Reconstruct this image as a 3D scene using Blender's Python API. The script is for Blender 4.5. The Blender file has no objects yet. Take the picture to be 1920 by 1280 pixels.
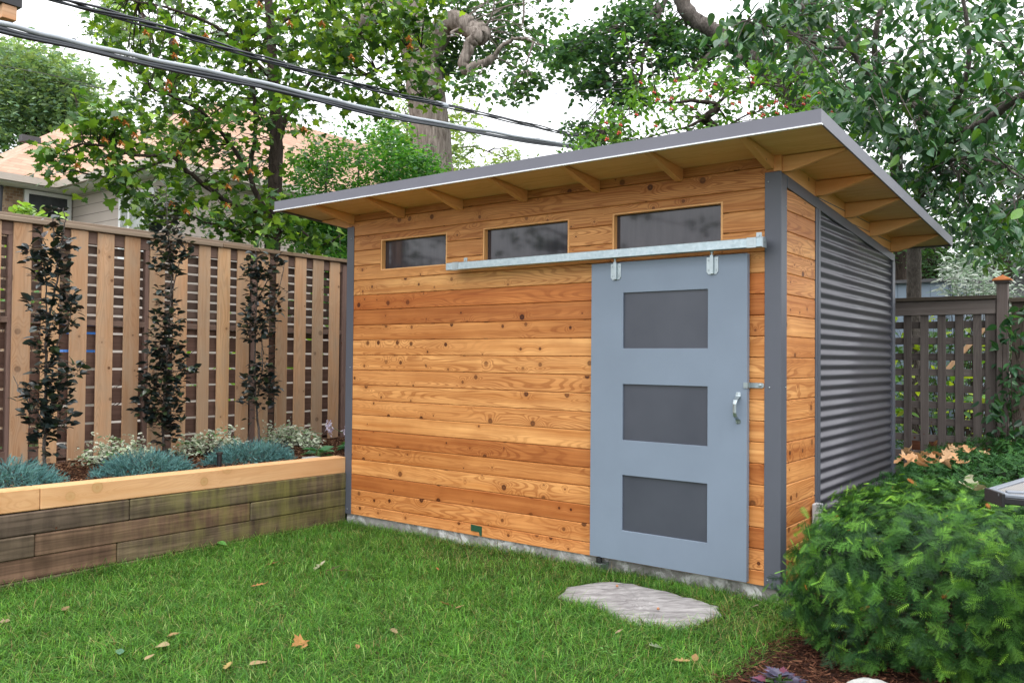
import bpy, math, random
import numpy as np
from mathutils import Vector, Matrix
R_ = math.radians
rng = np.random.default_rng(7); random.seed(7)
sc = bpy.context.scene
COL = sc.collection

# ------------------------------------------------------------------ camera
F_PX = 1576.78
YAW, PITCH, ROLL = -0.65195, 0.02038, 0.00862
CAM = np.array([1.8232, -5.1051, 1.4895])
def _rot(a, b, c):
    ca, sa, cb, sb, cc, s_ = math.cos(a), math.sin(a), math.cos(b), math.sin(b), math.cos(c), math.sin(c)
    f = np.array([sa*cb, ca*cb, sb]); r = np.array([ca, -sa, 0.]); u = np.cross(r, f)
    return cc*r + s_*u, -s_*r + cc*u, f
CR, CU, CF = _rot(YAW, PITCH, ROLL)
def px(x, y, D):                       # a point seen at pixel x, y of the photo, D metres ahead
    return CAM + D*(CF + CR*(x-960)/F_PX - CU*(y-640)/F_PX)
def pxz(x, y, z):                      # the same, on the level z
    d = CF + CR*(x-960)/F_PX - CU*(y-640)/F_PX
    return CAM + d*(z-CAM[2])/d[2]
cam_d = bpy.data.cameras.new('camera'); cam = bpy.data.objects.new('camera', cam_d); COL.objects.link(cam)
cam_d.sensor_width = 36; cam_d.lens = 36*F_PX/1920; cam_d.clip_end = 400; cam_d.clip_start = 0.05
m = Matrix.Identity(4)
for i in range(3):
    m[i][0], m[i][1], m[i][2], m[i][3] = CR[i], CU[i], -CF[i], CAM[i]
cam.matrix_world = m
sc.camera = cam

M_ = None
# ------------------------------------------------------------------ object helpers
def tag(o, label=None, cat=None, group=None, kind=None):
    if label: o['label'] = label
    if cat: o['category'] = cat
    if group: o['group'] = group
    if kind: o['kind'] = kind
    return o
def empty(name, loc=(0, 0, 0), label=None, cat=None, group=None):
    o = bpy.data.objects.new(name, None); COL.objects.link(o); o.location = loc; o.empty_display_size = .1
    return tag(o, label, cat, group)
def link(name, me, mat, parent=None):
    o = bpy.data.objects.new(name, me); COL.objects.link(o)
    if mat is not None:
        for mm in (mat if isinstance(mat, (list, tuple)) else [mat]): me.materials.append(mm)
    if parent is not None:
        o.parent = parent
        o.matrix_parent_inverse = Matrix.Translation(-Vector(parent.location))
    return o
def npmesh(name, V, L, S, col=None, uv=None, smooth=False):
    """V (n,3); L flat loop vertex ids; S loop count per face"""
    me = bpy.data.meshes.new(name)
    V = np.asarray(V, np.float32); L = np.asarray(L, np.int32).ravel(); S = np.asarray(S, np.int32)
    me.vertices.add(len(V)); me.vertices.foreach_set('co', V.ravel())
    me.loops.add(len(L)); me.loops.foreach_set('vertex_index', L)
    me.polygons.add(len(S)); st = np.zeros(len(S), np.int32); st[1:] = np.cumsum(S)[:-1]
    me.polygons.foreach_set('loop_start', st); me.polygons.foreach_set('loop_total', S)
    me.polygons.foreach_set('use_smooth', np.full(len(S), bool(smooth)))
    if col is not None:
        a = me.attributes.new('tone', 'FLOAT_COLOR', 'POINT'); c = np.ones((len(V), 4), np.float32); c[:, :3] = col
        a.data.foreach_set('color', c.ravel())
    if uv is not None:
        u = me.uv_layers.new(name='UVMap'); u.data.foreach_set('uv', np.asarray(uv, np.float32).ravel())
    me.update(calc_edges=True); me.validate()
    return me

class MB:
    """collects boxes, prisms and tubes into one mesh; every piece has its own wood direction and tone"""
    def __init__(s): s.V = []; s.L = []; s.S = []; s.T = []; s.UV = []; s.n = 0
    def add(s, V, F, tone=(1, 1, 1), axis=0, off=None):
        V = np.asarray(V, float)
        if off is None: off = (random.random()*40, random.random()*40)
        for f in F:
            p = V[list(f)]; nrm = np.cross(p[1]-p[0], p[2]-p[0])
            a = int(np.argmax(np.abs(nrm)))
            if axis == 'free':
                ua = (a+1) % 3; va = (a+2) % 3
            elif a == axis: ua, va = [k for k in range(3) if k != axis]
            else: ua = axis; va = [k for k in range(3) if k not in (axis, a)][0]
            for q in p:
                if a == axis: s.UV.append((q[ua]*.15+off[0], q[va]+off[1]))
                else: s.UV.append((q[ua]+off[0], q[va]+off[1]+(.31 if va == 1 else 0)))
            s.L.extend([s.n+k for k in f]); s.S.append(len(f))
        s.V.extend(V.tolist()); s.T.extend([tone]*len(V)); s.n += len(V)
    def box(s, a, b, tone=(1, 1, 1), axis=0, off=None, ch=0.0):
        x0, y0, z0 = [min(a[i], b[i]) for i in range(3)]; x1, y1, z1 = [max(a[i], b[i]) for i in range(3)]
        if ch <= 0:
            V = [(x0,y0,z0),(x1,y0,z0),(x1,y1,z0),(x0,y1,z0),(x0,y0,z1),(x1,y0,z1),(x1,y1,z1),(x0,y1,z1)]
            F = [(0,3,2,1),(4,5,6,7),(0,1,5,4),(1,2,6,5),(2,3,7,6),(3,0,4,7)]
        else:      # box whose twelve edges are chamfered
            c = min(ch, (x1-x0)/2.1, (y1-y0)/2.1, (z1-z0)/2.1); V = []; X = (x0, x1); Y = (y0, y1); Z = (z0, z1)
            idx = {}
            for i in (0, 1):
                for j in (0, 1):
                    for k in (0, 1):
                        sx, sy, sz = (1 if i == 0 else -1), (1 if j == 0 else -1), (1 if k == 0 else -1)
                        for ax in range(3):
                            p = [X[i]+sx*c, Y[j]+sy*c, Z[k]+sz*c]; p[ax] = (X[i], Y[j], Z[k])[ax]
                            idx[(i, j, k, ax)] = len(V); V.append(p)
            I = idx; F = []
            F.append([I[(0,0,0,0)],I[(0,0,1,0)],I[(0,1,1,0)],I[(0,1,0,0)]]); F.append([I[(1,0,0,0)],I[(1,1,0,0)],I[(1,1,1,0)],I[(1,0,1,0)]])
            F.append([I[(0,0,0,1)],I[(1,0,0,1)],I[(1,0,1,1)],I[(0,0,1,1)]]); F.append([I[(0,1,0,1)],I[(0,1,1,1)],I[(1,1,1,1)],I[(1,1,0,1)]])
            F.append([I[(0,0,0,2)],I[(0,1,0,2)],I[(1,1,0,2)],I[(1,0,0,2)]]); F.append([I[(0,0,1,2)],I[(1,0,1,2)],I[(1,1,1,2)],I[(0,1,1,2)]])
            for j in (0, 1):
                for k in (0, 1): F.append([I[(0,j,k,1)],I[(1,j,k,1)],I[(1,j,k,2)],I[(0,j,k,2)]])
            for i in (0, 1):
                for k in (0, 1): F.append([I[(i,0,k,0)],I[(i,1,k,0)],I[(i,1,k,2)],I[(i,0,k,2)]])
            for i in (0, 1):
                for j in (0, 1): F.append([I[(i,j,0,0)],I[(i,j,1,0)],I[(i,j,1,1)],I[(i,j,0,1)]])
            for i in (0, 1):
                for j in (0, 1):
                    for k in (0, 1): F.append([I[(i,j,k,0)],I[(i,j,k,1)],I[(i,j,k,2)]])
            cen = np.array([(x0+x1)/2, (y0+y1)/2, (z0+z1)/2]); VV = np.array(V)
            for q, f in enumerate(F):
                p = VV[f]; nn = np.cross(p[1]-p[0], p[2]-p[0])
                if nn @ (p.mean(0)-cen) < 0: F[q] = f[::-1]
        s.add(V, F, tone, axis, off); return s
    def prism(s, prof, ax, a, b, tone=(1, 1, 1), axis=None, off=None):
        """profile (two coordinates, in order of the remaining axes) extruded along ax from a to b"""
        o = [k for k in range(3) if k != ax]; V = []
        for t in (a, b):
            for p in prof:
                q = [0, 0, 0]; q[ax] = t; q[o[0]] = p[0]; q[o[1]] = p[1]; V.append(q)
        n = len(prof); F = [list(range(n)), list(range(2*n-1, n-1, -1))]
        for i in range(n): j = (i+1) % n; F.append([i, i+n, j+n, j])
        VV = np.array(V); cen = VV.mean(0)
        # orient the whole prism by signed volume
        vol = 0
        for f in F:
            for k in range(1, len(f)-1): vol += np.dot(VV[f[0]]-cen, np.cross(VV[f[k]]-cen, VV[f[k+1]]-cen))
        if vol < 0: F = [list(f)[::-1] for f in F]
        s.add(V, F, tone, ax if axis is None else axis, off); return s
    def tube(s, P, r, n=10, tone=(1, 1, 1), lump=0, cap=True):
        P = [np.array(p, float) for p in P]
        r = [r]*len(P) if np.isscalar(r) else list(r)
        V = []; F = []; up = np.array([.13, .21, 1.]); prev = None
        for i, p in enumerate(P):
            t = P[min(i+1, len(P)-1)]-P[max(i-1, 0)]; t /= (np.linalg.norm(t)+1e-9)
            if prev is None:
                a = np.cross(t, up if abs(t @ up) < 1.0 else np.array([1., 0, 0])); a /= np.linalg.norm(a)+1e-9
            else:
                a = prev-t*(prev @ t); a /= np.linalg.norm(a)+1e-9
            prev = a; b = np.cross(t, a)
            for k in range(n):
                th = 2*math.pi*k/n; rr = r[i]*(1+(lump*(random.random()-.5) if lump else 0))
                V.append(p+rr*(math.cos(th)*a+math.sin(th)*b))
        for i in range(len(P)-1):
            for k in range(n):
                k2 = (k+1) % n; F.append([i*n+k, i*n+k2, (i+1)*n+k2, (i+1)*n+k])
        if cap: F.append(list(range(n))[::-1]); F.append([(len(P)-1)*n+k for k in range(n)])
        s.add(V, F, tone, 'free'); return s
    def build(s, name, mat, parent=None, bevel=0, smooth=False, seg=1):
        me = npmesh(name, s.V, s.L, s.S, np.array(s.T), s.UV, smooth)
        o = link(name, me, mat, parent)
        if bevel:
            md = o.modifiers.new('bevel', 'BEVEL'); md.width = bevel; md.segments = seg; md.limit_method = 'ANGLE'; md.angle_limit = R_(40)
        return o

# ------------------------------------------------------------------ materials
class NT:
    def __init__(s, name):
        s.m = bpy.data.materials.new(name); s.m.use_nodes = True; s.t = s.m.node_tree; s.t.nodes.clear()
        s.out = s.n('ShaderNodeOutputMaterial')
    def n(s, typ, **k):
        nd = s.t.nodes.new(typ)
        for a, v in k.items():
            if a.startswith('_'): nd.inputs[a[1:].replace('_', ' ')].default_value = v
            else: setattr(nd, a, v)
        return nd
    def l(s, a, b): s.t.links.new(a, b)
    def val(s, x, sock):
        if isinstance(x, (int, float, tuple, list)):
            sock.default_value = x if not (isinstance(x, (tuple, list)) and len(x) == 3 and len(sock.default_value) == 4) else (*x, 1)
        else: s.l(x, sock)
    def math(s, op, a, b=0.0, c=None, clamp=False):
        nd = s.n('ShaderNodeMath', operation=op, use_clamp=clamp); s.val(a, nd.inputs[0]); s.val(b, nd.inputs[1])
        if c is not None: s.val(c, nd.inputs[2])
        return nd.outputs[0]
    def mix(s, f, a, b, mode='MIX'):
        nd = s.n('ShaderNodeMix', data_type='RGBA', blend_type=mode); s.val(f, nd.inputs[0]); s.val(a, nd.inputs[6]); s.val(b, nd.inputs[7])
        return nd.outputs[2]
    def ramp(s, f, stops, interp='LINEAR'):
        nd = s.n('ShaderNodeValToRGB'); cr = nd.color_ramp; cr.interpolation = interp
        while len(cr.elements) < len(stops): cr.elements.new(0.5)
        for e, (p, c) in zip(cr.elements, stops):
            e.position = p; e.color = (c, c, c, 1) if isinstance(c, (int, float)) else (*c, 1)
        s.val(f, nd.inputs[0]); return nd.outputs[0]
    def sep(s, v): nd = s.n('ShaderNodeSeparateXYZ'); s.l(v, nd.inputs[0]); return nd.outputs
    def comb(s, x, y, z=0.0):
        nd = s.n('ShaderNodeCombineXYZ'); s.val(x, nd.inputs[0]); s.val(y, nd.inputs[1]); s.val(z, nd.inputs[2]); return nd.outputs[0]
    def noise(s, vec, scale=1, detail=2, rough=.5, dist=0, dim='3D'):
        nd = s.n('ShaderNodeTexNoise', noise_dimensions=dim); s.l(vec, nd.inputs['Vector'])
        nd.inputs['Scale'].default_value = scale; nd.inputs['Detail'].default_value = detail
        nd.inputs['Roughness'].default_value = rough; nd.inputs['Distortion'].default_value = dist
        return nd.outputs[0]
    def voro(s, vec, scale=1, feat='F1', rnd=1.0, dim='3D'):
        nd = s.n('ShaderNodeTexVoronoi', feature=feat, voronoi_dimensions=dim); s.l(vec, nd.inputs['Vector']); nd.inputs['Scale'].default_value = scale
        if 'Randomness' in nd.inputs: nd.inputs['Randomness'].default_value = rnd
        return nd.outputs
    def attr(s, name='tone'): return s.n('ShaderNodeAttribute', attribute_name=name).outputs['Color']
    def uv(s): return s.n('ShaderNodeUVMap', uv_map='UVMap').outputs[0]
    def obj(s): return s.n('ShaderNodeTexCoord').outputs['Object']
    def bump(s, h, strength=.3, dist=.01):
        nd = s.n('ShaderNodeBump'); nd.inputs['Strength'].default_value = strength; nd.inputs['Distance'].default_value = dist
        s.val(h, nd.inputs['Height']); return nd.outputs[0]
    def bsdf(s, col, rough=.6, metal=0, normal=None, spec=.5, coat=0, final=True):
        b = s.n('ShaderNodeBsdfPrincipled'); s.val(col, b.inputs['Base Color']); s.val(rough, b.inputs['Roughness']); s.val(metal, b.inputs['Metallic'])
        b.inputs['Specular IOR Level'].default_value = spec
        if coat: b.inputs['Coat Weight'].default_value = coat; b.inputs['Coat Roughness'].default_value = .25
        if normal is not None: s.l(normal, b.inputs['Normal'])
        if final: s.l(b.outputs[0], s.out.inputs[0])
        return b.outputs[0]

def wood(name, light, dark, late, knot=(.10, .035, .015), knots=.5, kscale=5.0, fine=.5, cath=.5, rough=.55, bump=.15, stain=None, stainc=(.2, .2, .1), streak=.5, spec=.4, weather=None, kr_=1.0):
    t = NT(name); uv = t.uv(); X, Y, Z = t.sep(uv)
    # knots
    kv = t.comb(t.math('MULTIPLY', X, kscale), t.math('MULTIPLY', Y, kscale))
    vo = t.voro(kv, 1, dim='2D'); d = t.math('DIVIDE', vo['Distance'], kscale)       # metres
    cr = t.sep(vo['Color'])
    on = t.math('LESS_THAN', cr[0], knots)
    kr = t.math('MULTIPLY', t.math('MULTIPLY_ADD', t.math('POWER', cr[1], 1.6), .011, .0038), kr_)
    rel = t.math('DIVIDE', d, kr)
    infl = t.math('MULTIPLY', t.math('POWER', 2.718, t.math('MULTIPLY', t.math('POWER', t.math('DIVIDE', d, t.math('MULTIPLY', kr, 2.6)), 2.0), -1.0)), on)
    wob = t.noise(t.comb(t.math('MULTIPLY', X, 2.2), t.math('MULTIPLY', Y, 6)), 1, 3, .5)
    Yw = t.math('ADD', Y, t.math('MULTIPLY', t.math('ADD', wob, t.math('MULTIPLY', infl, .9)), .022))
    # cathedral figure: contour lines of a stretched noise
    cn = t.noise(t.comb(t.math('MULTIPLY', X, .75), t.math('MULTIPLY', Yw, 7)), 1, 1, .4)
    ring = t.math('SINE', t.math('MULTIPLY', t.math('ADD', cn, t.math('MULTIPLY', infl, .12)), 150))
    ring = t.ramp(t.math('MULTIPLY_ADD', ring, .5, .5), [(0, 0), (.55, .1), (.9, 1), (1, .85)])
    pres = t.ramp(t.noise(t.comb(t.math('MULTIPLY', X, .5), t.math('MULTIPLY', Y, 4)), 1, 1), [(.38, 0), (.62, 1)])
    ring = t.math('MULTIPLY', t.math('MULTIPLY', ring, pres), cath)
    # straight grain
    g1 = t.noise(t.comb(t.math('MULTIPLY', X, 1.2), t.math('MULTIPLY', Yw, 60)), 1, 4, .6)
    g2 = t.noise(t.comb(t.math('MULTIPLY', X, .6), t.math('MULTIPLY', Yw, 14)), 1, 2, .5)
    base = t.mix(t.ramp(g2, [(.3, 0), (.7, 1)]), light, dark)
    base = t.mix(t.math('MULTIPLY', t.ramp(g1, [(.45, 0), (.75, 1)]), fine), base, late)
    base = t.mix(ring, base, late)
    mott = t.noise(uv, 3.0, 3, .6)
    base = t.mix(t.math('MULTIPLY', t.ramp(mott, [(.4, 0), (.75, 1)]), streak*.35), base, late)
    halo = t.math('MULTIPLY', t.ramp(rel, [(0, 1), (.28, .8), (.6, .18), (1, 0)]), on) if False else t.math('MULTIPLY', t.math('POWER', 2.718, t.math('MULTIPLY', rel, -.75)), on)
    base = t.mix(t.math('MULTIPLY', halo, .5), base, late)
    kring = t.math('MULTIPLY', t.ramp(rel, [(0, .9), (.35, .65), (.62, .75), (.85, 1), (1, 0)]), on)
    knotf = t.math('MULTIPLY', t.math('SUBTRACT', 1.0, t.math('SMOOTH_MIN', rel, 1.0, .08)), 6.0, clamp=True)
    knotf = t.math('MULTIPLY', knotf, on, clamp=True)
    kc = t.mix(t.math('MULTIPLY', t.math('SINE', t.math('MULTIPLY', rel, 9.0)), .5, clamp=True), knot, late)
    base = t.mix(t.math('MULTIPLY', knotf, t.math('MULTIPLY_ADD', cr[2], .5, .5)), base, kc)
    base = t.mix(1.0, base, t.attr(), 'MULTIPLY')
    if stain is not None:
        o = t.obj(); n1 = t.noise(o, 2.3, 5, .65); n2 = t.noise(t.comb(*[t.math('MULTIPLY', q, k) for q, k in zip(t.sep(o), (14, 14, 2.0))]), 1, 3, .6)
        ox, oy, oz = t.sep(o)
        side = t.ramp(t.math('MULTIPLY_ADD', oy, 1/3.0, 1.0), [(0, 0), (.22, .05), (.5, .85), (1, .8)])
        f = t.math('MULTIPLY', t.math('MULTIPLY', t.ramp(t.math('ADD', t.math('MULTIPLY', n1, .6), t.math('MULTIPLY', n2, .4)), [(.42, 0), (.62, 1)]), side), stain)
        base = t.mix(f, base, stainc)
        dk = t.ramp(n2, [(.3, .75), (.6, 1.05)]); base = t.mix(1.0, base, dk, 'MULTIPLY')
    if weather is not None:
        n3 = t.noise(t.comb(t.math('MULTIPLY', X, 3), t.math('MULTIPLY', Y, 9)), 1, 4, .6)
        base = t.mix(t.math('MULTIPLY', t.ramp(n3, [(.4, 0), (.7, 1)]), weather[0]), base, weather[1])
    h = t.math('SUBTRACT', t.math('MULTIPLY', g1, .5), t.math('MULTIPLY', knotf, .6))
    rg = t.math('MULTIPLY_ADD', g1, .2, rough-.1)
    t.bsdf(base, rg, 0, t.bump(h, bump, .002), spec)
    return t.m

def plain(name, col, rough=.5, metal=0, var=.06, scale=8, spec=.5, bump=0, bscale=40, coat=0, rvar=.1):
    t = NT(name); o = t.obj(); n = t.noise(o, scale, 4, .6)
    c = t.mix(1.0, col, t.ramp(n, [(.25, 1-var*2), (.75, 1+var)]), 'MULTIPLY')
    nm = t.bump(t.noise(o, bscale, 3, .6), bump, .004) if bump else None
    t.bsdf(c, t.math('MULTIPLY_ADD', t.noise(o, scale*.7, 3), rvar, rough-rvar/2), metal, nm, spec, coat)
    return t.m

def leafm(name, trans=.35, rough=.45, spec=.5, tint=(1.5, 1.45, .45), back=None, veins=True):
    t = NT(name); c = t.attr()
    geo = t.n('ShaderNodeNewGeometry')
    n = t.noise(t.obj(), 9, 2)
    c = t.mix(1.0, c, t.ramp(n, [(.3, .85), (.7, 1.15)]), 'MULTIPLY')
    if back is not None: c = t.mix(geo.outputs['Backfacing'], c, t.mix(1.0, c, back, 'MULTIPLY'))
    b = t.bsdf(c, rough, 0, None, spec, final=False)
    tr = t.n('ShaderNodeBsdfTranslucent'); t.l(t.mix(1.0, c, tint, 'MULTIPLY'), tr.inputs[0])
    mx = t.n('ShaderNodeMixShader'); mx.inputs[0].default_value = trans; t.l(b, mx.inputs[1]); t.l(tr.outputs[0], mx.inputs[2]); t.l(mx.outputs[0], t.out.inputs[0])
    return t.m

M = {}
M['cedar'] = wood('cedar_siding', (.76, .375, .135), (.52, .205, .058), (.27, .075, .016), knot=(.045, .013, .006), knots=.66, kscale=5.4, cath=.65, fine=.62, streak=.9, rough=.5, bump=.15, kr_=1.75, spec=.25)
M['fir'] = wood('rafter_wood', (.86, .50, .22), (.76, .39, .14), (.52, .21, .06), knots=.3, kscale=4, cath=.25, fine=.2)
M['ply'] = wood('soffit_plywood', (.86, .55, .27), (.78, .46, .20), (.55, .27, .10), knots=.18, kscale=2.2, cath=.35, fine=.15)
M['picket'] = wood('picket_wood', (.60, .375, .225), (.50, .285, .155), (.29, .145, .07), knot=(.14, .06, .03), knots=.45, kscale=4.2, kr_=2.0, cath=.35, fine=.3, weather=(.55, (.36, .28, .20)), bump=.25, rough=.75, spec=.2)
M['slat'] = wood('weathered_slats', (.145, .102, .085), (.10, .068, .056), (.058, .038, .031), knots=.25, kscale=4, cath=.3, fine=.5, rough=.8, bump=.3, spec=.15)
M['cap'] = wood('weathered_cap', (.30, .235, .175), (.22, .165, .12), (.12, .085, .06), knots=.3, kscale=3, cath=.3, fine=.5, rough=.85, bump=.3, spec=.15)
M['timber'] = wood('new_timber', (.66, .42, .23), (.56, .32, .15), (.40, .2, .08), knot=(.46, .29, .13), knots=.95, kscale=2.9, kr_=3.6, cath=.3, fine=.2, rough=.7, bump=.25, spec=.2)
M['oldtimber'] = wood('old_timber', (.225, .165, .115), (.105, .078, .055), (.04, .03, .02), knots=.3, kscale=3, cath=.2, fine=.8, rough=.85, bump=1.0, streak=2.0, stain=.8, stainc=(.175, .17, .045), spec=.15)
M['lattice'] = wood('lattice_wood', (.15, .128, .118), (.105, .088, .082), (.06, .049, .046), knots=.2, kscale=4, cath=.3, fine=.6, rough=.8, bump=.3, spec=.15)
M['trim'] = plain('dark_trim_metal', (.085, .092, .115), .42, 0, .03, 5, .5)
M['fascia'] = plain('fascia_metal', (.135, .135, .165), .38, 0, .05, 3, .5)
M['lip'] = plain('drip_edge', (.75, .77, .80), .35, 0, .05, 3, .5)
M['door'] = plain('door_paint', (.175, .22, .285), .5, 0, .045, 2.2, .5, .10, 160)
M['galv'] = None
M['glass'] = None
M['concrete'] = None

def galv():
    t = NT('galvanised_steel'); o = t.obj(); v = t.voro(o, 55); c = t.sep(v['Color'])
    n = t.noise(o, 4, 4, .6)
    col = t.mix(t.math('MULTIPLY_ADD', c[0], .35, t.math('MULTIPLY', n, .4)), (.33, .42, .46), (.60, .67, .70))
    t.bsdf(col, t.math('MULTIPLY_ADD', c[1], .2, .28), .8, None, .5); return t.m
M['galv'] = galv()
M['bracket'] = plain('zinc_bracket', (.42, .48, .50), .32, .85, .1, 12, .5)
def glass():
    t = NT('frosted_glass'); o = t.obj(); n = t.noise(o, 2.2, 3, .6)
    col = t.mix(t.ramp(n, [(.3, 0), (.75, 1)]), (.042, .047, .064), (.062, .068, .088))
    t.bsdf(col, .34, 0, None, .55); return t.m
M['glass'] = glass()
def glass2():
    t = NT('window_glass'); o = t.obj(); n = t.noise(o, 3, 4, .6)
    X, Y, Z = t.sep(o)
    st = t.noise(t.comb(t.math('MULTIPLY', X, 18), Y, t.math('MULTIPLY', Z, 2)), 1, 3, .6)
    col = t.mix(t.ramp(st, [(.35, 0), (.75, 1)]), (.032, .030, .040), (.056, .051, .062))
    t.bsdf(col, .05, 0, None, .65); return t.m
M['window'] = glass2()
def concrete():
    t = NT('concrete'); o = t.obj(); n = t.noise(o, 14, 6, .7); v = t.noise(o, 3.5, 5, .7, 1.0)
    col = t.mix(t.ramp(n, [(.3, 0), (.7, 1)]), (.17, .16, .15), (.34, .33, .32))
    col = t.mix(t.ramp(v, [(.52, 0), (.60, .9)]), col, (.62, .62, .62))
    col = t.mix(t.ramp(t.noise(o, 6, 3, .6), [(.6, 0), (.72, .6)]), col, (.12, .12, .11))
    t.bsdf(col, .9, 0, t.bump(n, .8, .01), .2); return t.m
M['concrete'] = concrete()
def corr():
    t = NT('corrugated_steel'); o = t.obj(); n = t.noise(o, 3, 4, .6)
    t.bsdf(t.mix(n, (.062, .060, .075), (.088, .085, .10)), t.math('MULTIPLY_ADD', n, .12, .30), .0, None, .8); return t.m
M['corr'] = corr()
def stonem(name, a, b, streak=True, scale=6):
    t = NT(name); o = t.obj(); X, Y, Z = t.sep(o)
    n = t.noise(t.comb(t.math('ADD', t.math('MULTIPLY', X, 4), t.math('MULTIPLY', Y, 4)), t.math('MULTIPLY', t.math('SUBTRACT', Y, X), 16), Z), 1, 5, .65, .6) if streak else t.noise(o, scale, 6, .7)
    col = t.mix(t.ramp(n, [(.3, 0), (.7, 1)]), a, b)
    sp = t.noise(o, 55, 3, .7); col = t.mix(t.ramp(sp, [(.62, 0), (.75, .5)]), col, tuple(x*.45 for x in a))
    t.bsdf(col, .85, 0, t.bump(t.math('ADD', n, t.math('MULTIPLY', sp, .3)), .6, .012), .25); return t.m
M['flag'] = stonem('flagstone', (.12, .11, .11), (.35, .335, .33))
M['rock'] = stonem('boulder', (.20, .20, .19), (.44, .44, .42), False, 14)
def mulchg():
    t = NT('mulch_ground'); o = t.obj(); n = t.noise(o, 40, 5, .7); v = t.voro(o, 60)['Distance']
    col = t.mix(t.ramp(n, [(.35, 0), (.7, 1)]), (.022, .011, .008), (.11, .048, .026))
    t.bsdf(col, .95, 0, t.bump(t.math('ADD', n, v), 1.0, .03), .1); return t.m
M['mulch'] = mulchg()
def soil():
    t = NT('lawn_soil'); o = t.obj(); n = t.noise(o, 30, 5, .7); n2 = t.noise(o, 2.5, 3, .6)
    col = t.mix(t.ramp(n, [(.3, 0), (.7, 1)]), (.018, .03, .009), (.045, .075, .018))
    col = t.mix(t.ramp(n2, [(.5, 0), (.75, .4)]), col, (.09, .075, .035))
    t.bsdf(col, .95, 0, t.bump(n, 1, .03), .1); return t.m
M['soil'] = soil()
def tonem(name, rough=.8, spec=.2, var=.25, scale=30):
    t = NT(name); n = t.noise(t.obj(), scale, 3, .6)
    t.bsdf(t.mix(1.0, t.attr(), t.ramp(n, [(.3, 1-var), (.7, 1+var)]), 'MULTIPLY'), rough, 0, None, spec); return t.m
M['chips'] = tonem('mulch_chips', .9, .1)
M['tone'] = tonem('toned', .6, .4, .08, 12)
def barkm(name, a, b, sx=14, sz=2.2, bump=.9):
    t = NT(name); o = t.obj(); X, Y, Z = t.sep(o)
    v = t.comb(t.math('MULTIPLY', X, sx), t.math('MULTIPLY', Y, sx), t.math('MULTIPLY', Z, sz))
    n = t.noise(v, 1, 6, .7, .8); n2 = t.noise(o, 1.6, 4, .6)
    col = t.mix(t.ramp(n, [(.35, 0), (.65, 1)]), a, b); col = t.mix(t.ramp(n2, [(.5, 0), (.75, .5)]), col, tuple(x*.6 for x in b))
    t.bsdf(col, .9, 0, t.bump(n, bump, .05), .15); return t.m
M['bark_pale'] = barkm('pale_bark', (.09, .072, .06), (.29, .25, .22), 11, 1.6, 1.0)
M['bark_dark'] = barkm('dark_bark', (.03, .022, .018), (.085, .065, .055), 22, 6)
M['bark_grey'] = barkm('grey_bark', (.075, .062, .055), (.19, .165, .15), 30, 12)
M['leaf'] = leafm('leaf_green', .40, .5, .35)
M['leaf_waxy'] = leafm('leaf_waxy', .36, .38, .45)
M['leaf_cherry'] = leafm('leaf_cherry', .22, .38, .5)
M['leaf_dark'] = leafm('leaf_dark_beech', .10, .3, .6, (1.2, 1.1, .6))
M['needle'] = leafm('needle', .14, .55, .22, (1.3, 1.35, .5))
M['dry'] = leafm('dry_leaf', .2, .7, .2, (1.2, 1.0, .7))
M['grass'] = leafm('grass_blade', .38, .5, .22, (1.3, 1.3, .4))
M['outlet'] = plain('outlet_grey', (.42, .44, .46), .5, 0, .06)
M['petal'] = leafm('petal', .3, .6, .3, (1, 1, 1))
def shingle():
    t = NT('roof_shingles'); o = t.obj(); X, Y, Z = t.sep(o)
    br = t.n('ShaderNodeTexBrick'); t.l(t.comb(t.math('ADD', X, Y), t.math('MULTIPLY', Z, 1.0)), br.inputs['Vector'])
    br.inputs['Scale'].default_value = 4.0; br.inputs['Brick Width'].default_value = 1.2; br.inputs['Row Height'].default_value = .30; br.inputs['Mortar Size'].default_value = .02
    br.inputs['Color1'].default_value = (.36, .225, .16, 1); br.inputs['Color2'].default_value = (.44, .285, .21, 1); br.inputs['Mortar'].default_value = (.30, .19, .14, 1)
    n = t.noise(o, 3, 4, .6); t.bsdf(t.mix(1.0, br.outputs[0], t.ramp(n, [(.3, .85), (.7, 1.12)]), 'MULTIPLY'), .9, 0, None, .2); return t.m
M['shingle'] = shingle()
def siding(name, c, gap=.19):
    t = NT(name); o = t.obj(); X, Y, Z = t.sep(o)
    f = t.math('FRACT', t.math('DIVIDE', Z, gap)); line = t.ramp(f, [(0, .45), (.05, .5), (.09, 1), (1, .97)])
    n = t.noise(o, 1.5, 3); t.bsdf(t.mix(1.0, t.mix(1.0, c, line, 'MULTIPLY'), t.ramp(n, [(.3, .94), (.7, 1.05)]), 'MULTIPLY'), .7, 0, t.bump(f, .8, .03), .3); return t.m
M['siding'] = siding('beige_siding', (.50, .43, .385))
def brick():
    t = NT('brown_brick'); o = t.obj(); X, Y, Z = t.sep(o)
    br = t.n('ShaderNodeTexBrick'); t.l(t.comb(t.math('ADD', X, Y), Z), br.inputs['Vector']); br.inputs['Scale'].default_value = 4.5
    br.inputs['Color1'].default_value = (.20, .12, .075, 1); br.inputs['Color2'].default_value = (.36, .25, .16, 1); br.inputs['Mortar'].default_value = (.30, .25, .2, 1)
    n = t.noise(o, 5, 4, .7); t.bsdf(t.mix(1.0, br.outputs[0], t.ramp(n, [(.3, .7), (.7, 1.2)]), 'MULTIPLY'), .9, 0, None, .2); return t.m
M['brick'] = brick()
M['white'] = plain('white_paint', (.72, .72, .72), .5, 0, .03)
M['eave'] = plain('eave_metal', (.42, .37, .32), .5, 0, .04)
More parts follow.
